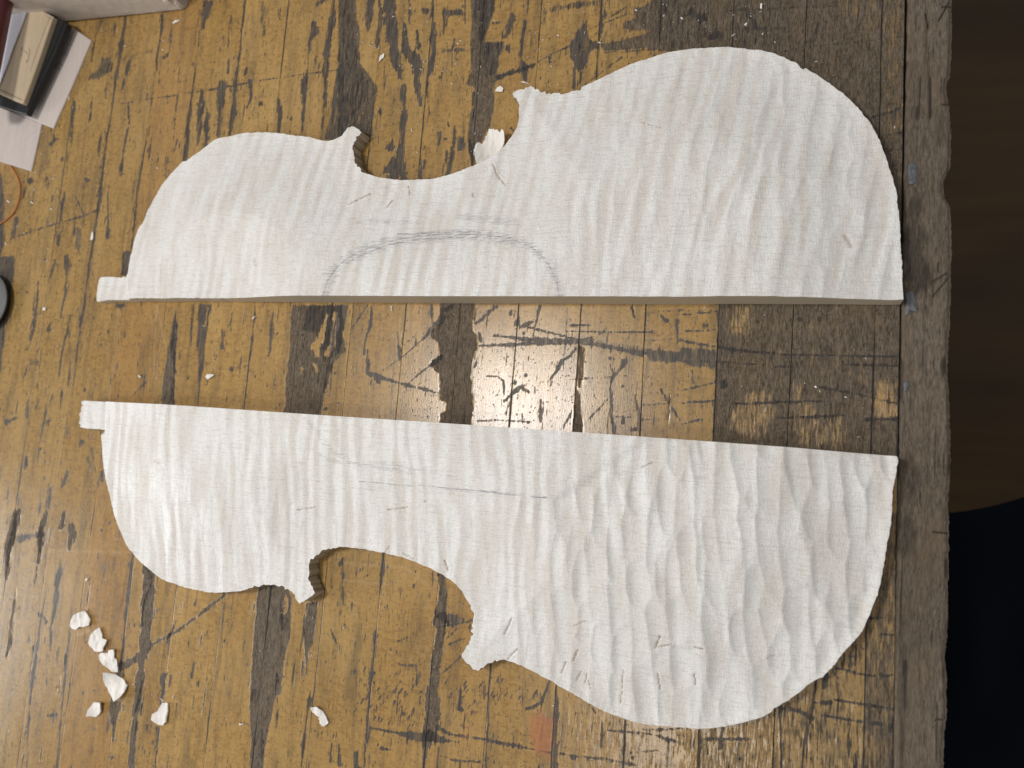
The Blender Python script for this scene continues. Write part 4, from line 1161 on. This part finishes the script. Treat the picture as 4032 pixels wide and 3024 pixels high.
# dust and crumbs too many to count
def crumbs():
    V = []; Fq = []
    rng = np.random.default_rng(77)
    def add(px, py, sz, an=None):
        x, y = W(px, py); a = rng.uniform(0, 3.14) if an is None else an
        l = sz * rng.uniform(.8, 2.6); w = sz * rng.uniform(.35, .9)
        c, s = math.cos(a), math.sin(a)
        b = len(V)
        for (p, q, zz) in ((-l, -w, 0), (l, -w * .6, 0), (l * .8, w, 0), (-l * .7, w * .8, 0), (-l * .6, -w * .5, sz), (l * .7, -w * .3, sz * 1.3), (l * .5, w * .5, sz), (-l * .4, w * .4, sz * .8)):
            V.append((x + p * c - q * s, y + p * s + q * c, zz + .0001))
        for f in ((4, 5, 6, 7), (0, 1, 5, 4), (1, 2, 6, 5), (2, 3, 7, 6), (3, 0, 4, 7)):
            Fq.append([b + k_ for k_ in f])
    reg = [((745, 5, 1280, 190), 150, .00022), ((780, 190, 1100, 380), 60, .0002), ((1280, 5, 1700, 95), 55, .0002), ((60, 60, 420, 500), 60, .0002), ((10, 380, 120, 560), 26, .0003),
           ((240, 1440, 400, 1560), 16, .0003), ((0, 560, 200, 1650), 40, .0002), ((320, 655, 1000, 900), 30, .0002), ((1000, 660, 1900, 960), 40, .00018), ((250, 1280, 1000, 1650), 40, .00018), ((1700, 100, 1940, 300), 14, .0002), ((1050, 1450, 1700, 1650), 30, .0002)]
    for (bx_, n_, sz) in reg:
        for _ in range(int(n_ * .62)):
            add(rng.uniform(bx_[0], bx_[2]), rng.uniform(bx_[1], bx_[3]), sz * min(1.9, rng.lognormal(0, .5)))
    for (px_, py_) in ((92, 284), (88, 288), (70, 438), (75, 410), (68, 420), (118, 248), (150, 212), (222, 67), (350, 1510), (352, 1514), (375, 1505), (290, 1478)):
        add(px_, py_, .0005)
    o = mesh_np('wood_dust', np.array(V), [np.array(Fq)], [M_CHIP], None, False)
    tag(o, 'fine white wood dust and crumbs scattered over the bench', 'wood dust', None, 'stuff')


crumbs()


# ------------------------------------------------------------------ pieces at the top left
def prism(name, base, tops, mat, parent=None, pencil=None, bevel=.0004, base_z=0.0, grid=None):
    """base: list of (px,py) of the top outline, tops: heights; straight down to base_z"""
    xs, ys = W([p[0] for p in base], [p[1] for p in base], np.array(tops))
    n = len(base)
    c = np.array([xs.mean(), ys.mean()])
    V = []
    for i in range(n):
        V.append((xs[i], ys[i], tops[i] - bevel))
    for i in range(n):
        d = np.array([xs[i], ys[i]]) - c; d /= np.linalg.norm(d)
        V.append((xs[i] - d[0] * bevel, ys[i] - d[1] * bevel, tops[i]))
    for i in range(n):
        V.append((xs[i], ys[i], base_z))
    Fc = [list(range(n, 2 * n))]
    for i in range(n):
        j = (i + 1) % n
        Fc.append([i, j, n + j, n + i]); Fc.append([2 * n + i, 2 * n + j, j, i])
    V = np.array(V)
    # orient: outline clockwise or not
    area = 0.5 * np.sum(xs * np.roll(ys, -1) - np.roll(xs, -1) * ys)
    if area < 0: Fc = [f[::-1] for f in Fc]
    return mesh_np(name, V, Fc, [mat], parent, False)


M_PALE = board_material('pale_maple_board', (.44, .37, .33), (.60, .53, .48), (500, 40, 100), .5)
M_PALE2 = board_material('pale_block_side', (.38, .32, .26), (.54, .47, .40), (25, 25, 500))
M_TAN = board_material('tan_board', (.36, .27, .17), (.56, .45, .31), (900, 60, 200), -.35)
M_BLK = simple('black_rubber_sheet', (.012, .013, .013), .5, .4, .4, 900, .3)
M_PAPER = simple('white_paper', (.74, .73, .78), .7, .2, .03, 200, .05)
M_PEN = simple('pencil_line', (.10, .095, .09), .6, .3)
M_RED = simple('dark_red_lacquer', (.085, .012, .020), .25, .6, .2, 80, .02)
M_GREY = simple('grey_rubber', (.135, .135, .130), .55, .4, .15, 700, .1)
M_DRIM = simple('dark_rubber_rim', (.018, .017, .016), .5, .4)
M_ORANGE = simple('orange_string', (.42, .13, .03), .5, .4, .2, 1500, .3)
M_PUTTY = simple('grey_dried_glue', (.105, .108, .115), .45, .5, .6, 700, .8)
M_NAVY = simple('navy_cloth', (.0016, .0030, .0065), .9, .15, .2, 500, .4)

# thick pale block across the top, front face seen
bx, by = W([-60, 403], [71, 23], 0.0)
def block():
    p0 = np.array([bx[0], by[0]]); p1 = np.array([bx[1], by[1]])
    d = (p1 - p0) / np.linalg.norm(p1 - p0); nrm = np.array([-d[1], d[0]])
    L = np.linalg.norm(p1 - p0); TH, HT = .045, .048
    nu, nz = 90, 26
    V = []; q = []
    U, Z = np.meshgrid(np.linspace(0, L, nu), np.linspace(0, HT, nz))
    chipf = sstep(L - .009, L - .001, U) * np.clip(vnoise(U / .0022, Z / .0030, 5) * 1.2 + .1, 0, 1) * .0035 * sstep(.004, .012, Z)
    roundc = .0012 * sstep(L - .0022, L, U) + .0010 * sstep(.0012, 0, Z)
    off = chipf + roundc + .00015 * vnoise(U / .003, Z / .004, 6)
    P = p0[None, None] + d * U[..., None] + nrm * off[..., None]
    front = np.concatenate([P, Z[..., None]], -1).reshape(-1, 3)
    gi = np.arange(nu * nz).reshape(nz, nu)
    fq = np.stack([gi[:-1, :-1], gi[:-1, 1:], gi[1:, 1:], gi[1:, :-1]], -1).reshape(-1, 4)
    ring = np.concatenate([gi[0, :], gi[1:, -1], gi[-1, -2::-1], gi[-2:0:-1, 0]])
    bk = front[ring].copy(); t = (bk[:, :2] - p0) @ d
    bk[:, :2] = p0 + t[:, None] * d + nrm * TH
    bi = np.arange(len(ring)) + len(front); nx = np.roll(np.arange(len(ring)), -1)
    sd = np.stack([ring[nx], ring, bi, bi[nx]], -1)
    cap = [list(bi)]
    Fc = [list(f) for f in fq] + [list(f) for f in sd] + cap
    o = mesh_np('wooden_block', np.concatenate([front, bk]), Fc, [M_PALE2], None, False)
    tag(o, 'thick pale maple block across the top left corner with a chipped right end', 'wood block')


block()
# two maple wedges, thin edge to the right
AP = [(143, 50), (197, 87), (157, 181), (115, 277), (92, 268), (-40, 214), (20, 20)]
e0x, e0y = W([197, 115], [87, 277], .0008)
en = np.array([-(e0y[1] - e0y[0]), e0x[1] - e0x[0]]); en /= np.linalg.norm(en)
if en[0] > 0: en = -en


def a_top(P_):
    z = np.full(len(P_), .002)
    for _ in range(4):
        xs, ys = W([p[0] for p in P_], [p[1] for p in P_], z)
        z = .0008 + .11 * np.maximum(0, (xs - e0x[0]) * en[0] + (ys - e0y[0]) * en[1])
    return z


a_ = prism('maple_wedge', AP, list(a_top(AP)), M_PALE)
tag(a_, 'pale maple wedge lying under the black-edged tan board', 'wood wedge', 'pale maple wedges at the left')
b_ = prism('maple_wedge', [(90.5, 267.5), (88, 275), (78, 320), (67, 370), (50, 364), (0, 348), (-60, 329), (-60, 208)], [.0010, .0008, .0008, .0008, .0022, .0058, .0100, .0100], M_PALE)
tag(b_, 'pale maple wedge with faint cross lines, lowest of the pile at the left edge', 'wood wedge', 'pale maple wedges at the left')
# black slab, tan board, paper
k_ = prism('rubber_sheet', [(115, 35.5), (121, 40), (134, 42), (145, 52), (120, 110), (78, 200), (57, 247), (48, 245), (30, 240), (-40, 216), (20, -20), (100, 10)], [.0095] * 12, M_BLK, base_z=.0062)
tag(k_, 'black rubber sheet showing as an L-shaped border under the tan board', 'rubber sheet')
for (P_, w_) in (([(139, 47), (116, 105), (90, 160), (60, 232)], .0003), ([(118, 46), (95, 115), (56, 226)], .0003)):
    xs, ys = W([p[0] for p in P_], [p[1] for p in P_], .0097)
    V = []; Fc = []
    for i in range(len(P_)):
        for (q, zz) in ((-w_, .0093), (0, .0100), (w_, .0093)):
            V.append((xs[i] + q, ys[i] + q * .4, zz))
    for i in range(len(P_) - 1):
        for j in (0, 1):
            Fc.append([i * 3 + j, i * 3 + j + 1, i * 3 + j + 4, i * 3 + j + 3])
    mesh_np('ridge', np.array(V), [np.array(Fc)], [M_BLK], k_, False, origin=np.array(k_.location))
tb = prism('tan_board', [(62, 8), (90, 22), (115, 36), (100, 80), (78, 145), (53, 215), (50, 222), (47, 223), (30, 217), (-50, 180), (-20, -30)], [.0125] * 11, M_TAN, base_z=.0096)
tag(tb, 'tan wooden board with a pencilled letter, lying on the black rubber sheet', 'board')


def pencil_lines(parent, lines, z, w=.00018):
    V = []; Fc = []
    for P_ in lines:
        xs, ys = W([p[0] for p in P_], [p[1] for p in P_], z)
        for i in range(len(P_) - 1):
            dx, dy = xs[i + 1] - xs[i], ys[i + 1] - ys[i]; L = math.hypot(dx, dy); nx_, ny_ = -dy / L * w, dx / L * w
            b = len(V)
            V += [(xs[i] - nx_, ys[i] - ny_, z), (xs[i + 1] - nx_ * .7, ys[i + 1] - ny_ * .7, z), (xs[i + 1] + nx_ * .7, ys[i + 1] + ny_ * .7, z), (xs[i] + nx_, ys[i] + ny_, z)]
            Fc.append([b, b + 1, b + 2, b + 3])
    return mesh_np('pencil_mark', np.array(V), [np.array(Fc)], [M_PEN], parent, False, origin=np.array(parent.location))


def z5(*p):  # region [0,0,400,300] shown 5.53 x
    return [(p[i] / 5.53 / S, p[i + 1] / 5.53 / S) for i in range(0, len(p), 2)]


pencil_lines(tb, [z5(500, 1005, 475, 1090, 462, 1210), z5(440, 1045, 520, 1100, 600, 1165, 575, 1155), z5(625, 1062, 645, 1080, 640, 1180, 610, 1300, 570, 1370, 580, 1300), z5(480, 1180, 440, 1230),
                  z5(1085, 390, 1000, 580, 850, 980, 760, 1220, 660, 1560), z5(1020, 350, 1140, 435), z5(1115, 370, 1075, 420)], .01263, .00012)
pencil_lines(tb, [[(-2, 193), (22, 204), (48, 216)]], .01263, .0002)
pp = prism('paper_sheet', [(36, -2), (62, 8.5), (52, 40), (40, 72), (28, 103), (17, 135), (-10, 205), (-60, 180), (-40, -20)], [.0131] * 9, M_PAPER, base_z=.01265, bevel=.0001)
tag(pp, 'white paper sheet lying on the tan board at the left edge', 'paper')
# faint figures on the upper wedge
a_lines = [[(133, 111), (137, 116), (141, 115)], [(139, 110), (144, 118)], [(143, 116), (147, 121)], [(122, 132), (135, 142)], [(118, 141), (130, 150)], [(125, 128), (120, 150)], [(131, 134), (126, 152)], [(150, 96), (157, 100)]]
V = []; Fc = []
for P_ in a_lines:
    zt = a_top(P_) + .00008
    xs, ys = W([p[0] for p in P_], [p[1] for p in P_], zt)
    for i in range(len(P_) - 1):
        dx, dy = xs[i + 1] - xs[i], ys[i + 1] - ys[i]; L = math.hypot(dx, dy); a1, a2 = -dy / L * .00013, dx / L * .00013
        b = len(V)
        V += [(xs[i] - a1, ys[i] - a2, zt[i]), (xs[i + 1] - a1, ys[i + 1] - a2, zt[i + 1]), (xs[i + 1] + a1, ys[i + 1] + a2, zt[i + 1]), (xs[i] + a1, ys[i] + a2, zt[i])]
        Fc.append([b, b + 1, b + 2, b + 3])
mesh_np('pencil_mark', np.array(V), [np.array(Fc)], [simple('faint_pencil', (.27, .24, .22), .6, .3)], a_, False, origin=np.array(a_.location))

# dark red lacquered handle, close to the lens at the left edge
def capsule(name, p0, p1, r, mat, seg=28, parent=None, prof=None):
    p0 = Vector(p0); p1 = Vector(p1); ax_ = (p1 - p0).normalized()
    s = ax_.cross(Vector((0, 0, 1))).normalized(); t = ax_.cross(s)
    V = []; Fc = []
    prof = prof or [(0, 0.0), (0.0, .5), (.02, .8), (.06, 1), (.5, 1.06), (.94, 1), (.98, .8), (1, .5), (1, 0.0)]
    L = (p1 - p0).length
    for (a, q) in prof:
        for k__ in range(seg):
            an = 2 * math.pi * k__ / seg
            V.append(tuple(p0 + ax_ * (a * L) + (s * math.cos(an) + t * math.sin(an)) * (r * q + 1e-6)))
    for i in range(len(prof) - 1):
        for k__ in range(seg):
            j = (k__ + 1) % seg
            Fc.append([i * seg + k__, i * seg + j, (i + 1) * seg + j, (i + 1) * seg + k__])
    return mesh_np(name, np.array(V), [np.array(Fc)], [mat], parent, True)


zr = .030
hx, hy = W([26, 14, -6], [-60, 60, 150], zr)
dd = np.array([hx[2] - hx[0], hy[2] - hy[0]]); dd /= np.linalg.norm(dd); nn = np.array([dd[1], -dd[0]])
if nn[0] > 0: nn = -nn
rr_ = .0065
nn_ = nn * (rr_ + .0035)
c0 = np.array([hx[0], hy[0]]) + nn_ - dd * .05; c1 = np.array([hx[2], hy[2]]) + nn_ + dd * .02 + nn * .006
red = capsule('tool_handle', (c0[0], c0[1], zr - .004), (c1[0], c1[1], zr - .004), rr_, M_RED)
tag(red, 'dark red lacquered handle leaning in at the top left corner', 'handle')

# grey rubber knob at the left edge
gx_, gy_ = W([-34, 13], [652, 648], .005)
gr = gx_[1] - gx_[0]
knob = empty('rubber_disc', (gx_[0], gy_[0], 0.0))
tag(knob, 'round grey rubber disc with a dark rim at the left edge', 'rubber disc')


def lathe(name, prof, mat, parent, c, seg=64):
    V = []; Fc = []
    for (r, z) in prof:
        for k__ in range(seg):
            an = 2 * math.pi * k__ / seg
            V.append((c[0] + r * math.cos(an), c[1] + r * math.sin(an), z))
    for i in range(len(prof) - 1):
        for k__ in range(seg):
            j = (k__ + 1) % seg
            Fc.append([i * seg + k__, i * seg + j, (i + 1) * seg + j, (i + 1) * seg + k__])
    return mesh_np(name, np.array(V), [np.array(Fc)], [mat], parent, True)


lathe('cap', [(gr * .985, .0045), (gr * .95, .0049), (gr * .90, .0054), (gr * .6, .0058), (gr * .3, .0059), (.00001, .0059)], M_GREY, knob, (gx_[0], gy_[0]))
lathe('rim', [(gr * .80, .0002), (gr * .86, .002), (gr * .93, .0025), (gr * .99, .0035), (gr * 1.0, .0043), (gr * .965, .0047)], M_DRIM, knob, (gx_[0], gy_[0]))

# orange string, curled at the left edge
def tube(name, P_, z, r, mat, parent=None, seg=8):
    pts = []
    n = len(P_)
    for i in range(n - 1):
        for k__ in range(8):
            t = k__ / 8
            p = [np.array(P_[max(0, i - 1)]), np.array(P_[i]), np.array(P_[i + 1]), np.array(P_[min(n - 1, i + 2)])]
            pts.append(.5 * ((2 * p[1]) + (-p[0] + p[2]) * t + (2 * p[0] - 5 * p[1] + 4 * p[2] - p[3]) * t * t + (-p[0] + 3 * p[1] - 3 * p[2] + p[3]) * t ** 3))
    pts.append(np.array(P_[-1], float)); pts = np.array(pts)
    xs, ys = W(pts[:, 0], pts[:, 1], z)
    V = []; Fc = []
    m = len(xs)
    for i in range(m):
        a, b = max(0, i - 1), min(m - 1, i + 1)
        d = np.array([xs[b] - xs[a], ys[b] - ys[a]]); d /= np.linalg.norm(d) + 1e-12; nr = np.array([-d[1], d[0]])
        for k__ in range(seg):
            an = 2 * math.pi * k__ / seg
            V.append((xs[i] + nr[0] * r * math.cos(an), ys[i] + nr[1] * r * math.cos(an), z + r * math.sin(an)))
    for i in range(m - 1):
        for k__ in range(seg):
            j = (k__ + 1) % seg
            Fc.append([i * seg + k__, i * seg + j, (i + 1) * seg + j, (i + 1) * seg + k__])
    return mesh_np(name, np.array(V), [np.array(Fc)], [mat], parent, True)


st_ = tube('orange_string', [(20, 355), (30, 369), (38, 383), (43, 400), (43, 420), (38, 440), (30, 458), (16, 472), (0, 483), (-30, 500)], .0007, .00042, M_ORANGE)
tag(st_, 'thin orange string curling out from under the lowest wedge', 'string')

# dried glue lumps in the gap by the rail (parts of the bench)
def lump(P_, z, seed):
    xs, ys = W([p[0] for p in P_], [p[1] for p in P_], z)
    c = np.array([xs.mean(), ys.mean()]); V = []; n = len(P_)
    for f, zz in ((1.0, -.0025), (.95, z * .6), (.7, z), (.35, z * 1.15)):
        for i in range(n):
            V.append((c[0] + (xs[i] - c[0]) * f, c[1] + (ys[i] - c[1]) * f, zz + random.uniform(-.0001, .0001)))
    V.append((c[0], c[1], z * .9))
    Fc = []
    for r_ in range(3):
        for i in range(n):
            j = (i + 1) % n
            Fc.append([r_ * n + i, r_ * n + j, (r_ + 1) * n + j, (r_ + 1) * n + i])
    for i in range(n):
        Fc.append([3 * n + i, 3 * n + (i + 1) % n, 4 * n])
    area = np.sum(xs * np.roll(ys, -1) - np.roll(xs, -1) * ys)
    if area < 0: Fc = [f[::-1] for f in Fc]
    o = mesh_np('glue_lump', np.array(V), Fc, [M_PUTTY], bench, False)
    return o


lump(tl('3', '1462,1060,1480,1048,1518,1052,1522,1110,1515,1180,1490,1198,1462,1190,1455,1120'), .0006, 1)['label'] = 'grey dried glue in a notch of the rail, level with the wide bout of the upper half'
lump(tl('6', '1440,240,1480,220,1500,240,1515,300,1520,360,1480,355,1455,385,1440,385,1450,300'), .0006, 2)['label'] = 'grey lump of dried glue by the right end of the upper seam'
lump(tl('6', '1430,815,1460,812,1468,840,1455,870,1435,880'), .0004, 3)['label'] = 'small grey glue patch at the edge of the rail'

# ------------------------------------------------------------------ floor far below and the cloth in its shade
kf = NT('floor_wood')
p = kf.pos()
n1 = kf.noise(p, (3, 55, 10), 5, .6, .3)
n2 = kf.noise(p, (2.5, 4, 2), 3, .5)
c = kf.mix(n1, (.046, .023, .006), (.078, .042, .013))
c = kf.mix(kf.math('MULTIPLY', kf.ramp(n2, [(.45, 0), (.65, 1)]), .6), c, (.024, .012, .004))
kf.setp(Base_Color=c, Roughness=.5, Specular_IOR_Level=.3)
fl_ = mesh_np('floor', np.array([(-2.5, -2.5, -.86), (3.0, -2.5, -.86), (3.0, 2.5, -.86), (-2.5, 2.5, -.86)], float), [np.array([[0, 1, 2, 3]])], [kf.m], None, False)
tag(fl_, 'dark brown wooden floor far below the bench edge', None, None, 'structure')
# cloth
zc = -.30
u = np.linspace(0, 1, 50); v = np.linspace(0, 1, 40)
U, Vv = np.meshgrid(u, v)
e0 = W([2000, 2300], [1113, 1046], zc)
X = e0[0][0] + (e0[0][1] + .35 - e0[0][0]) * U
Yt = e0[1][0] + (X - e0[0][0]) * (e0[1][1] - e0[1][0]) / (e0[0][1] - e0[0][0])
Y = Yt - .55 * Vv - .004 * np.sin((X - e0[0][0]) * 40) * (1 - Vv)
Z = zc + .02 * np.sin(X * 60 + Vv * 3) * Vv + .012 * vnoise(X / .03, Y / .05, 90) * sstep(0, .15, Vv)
V3 = np.stack([X, Y, Z], -1).reshape(-1, 3)
gi = np.arange(U.size).reshape(U.shape)
fq = np.stack([gi[:-1, :-1], gi[1:, :-1], gi[1:, 1:], gi[:-1, 1:]], -1).reshape(-1, 4)
Vd = V3.copy(); Vd[:, 2] -= .004
ring = np.concatenate([gi[0, :], gi[1:, -1], gi[-1, -2::-1], gi[-2:0:-1, 0]]); nx = np.roll(np.arange(len(ring)), -1)
sd = np.stack([ring[nx], ring, ring + len(V3), ring[nx] + len(V3)], -1)
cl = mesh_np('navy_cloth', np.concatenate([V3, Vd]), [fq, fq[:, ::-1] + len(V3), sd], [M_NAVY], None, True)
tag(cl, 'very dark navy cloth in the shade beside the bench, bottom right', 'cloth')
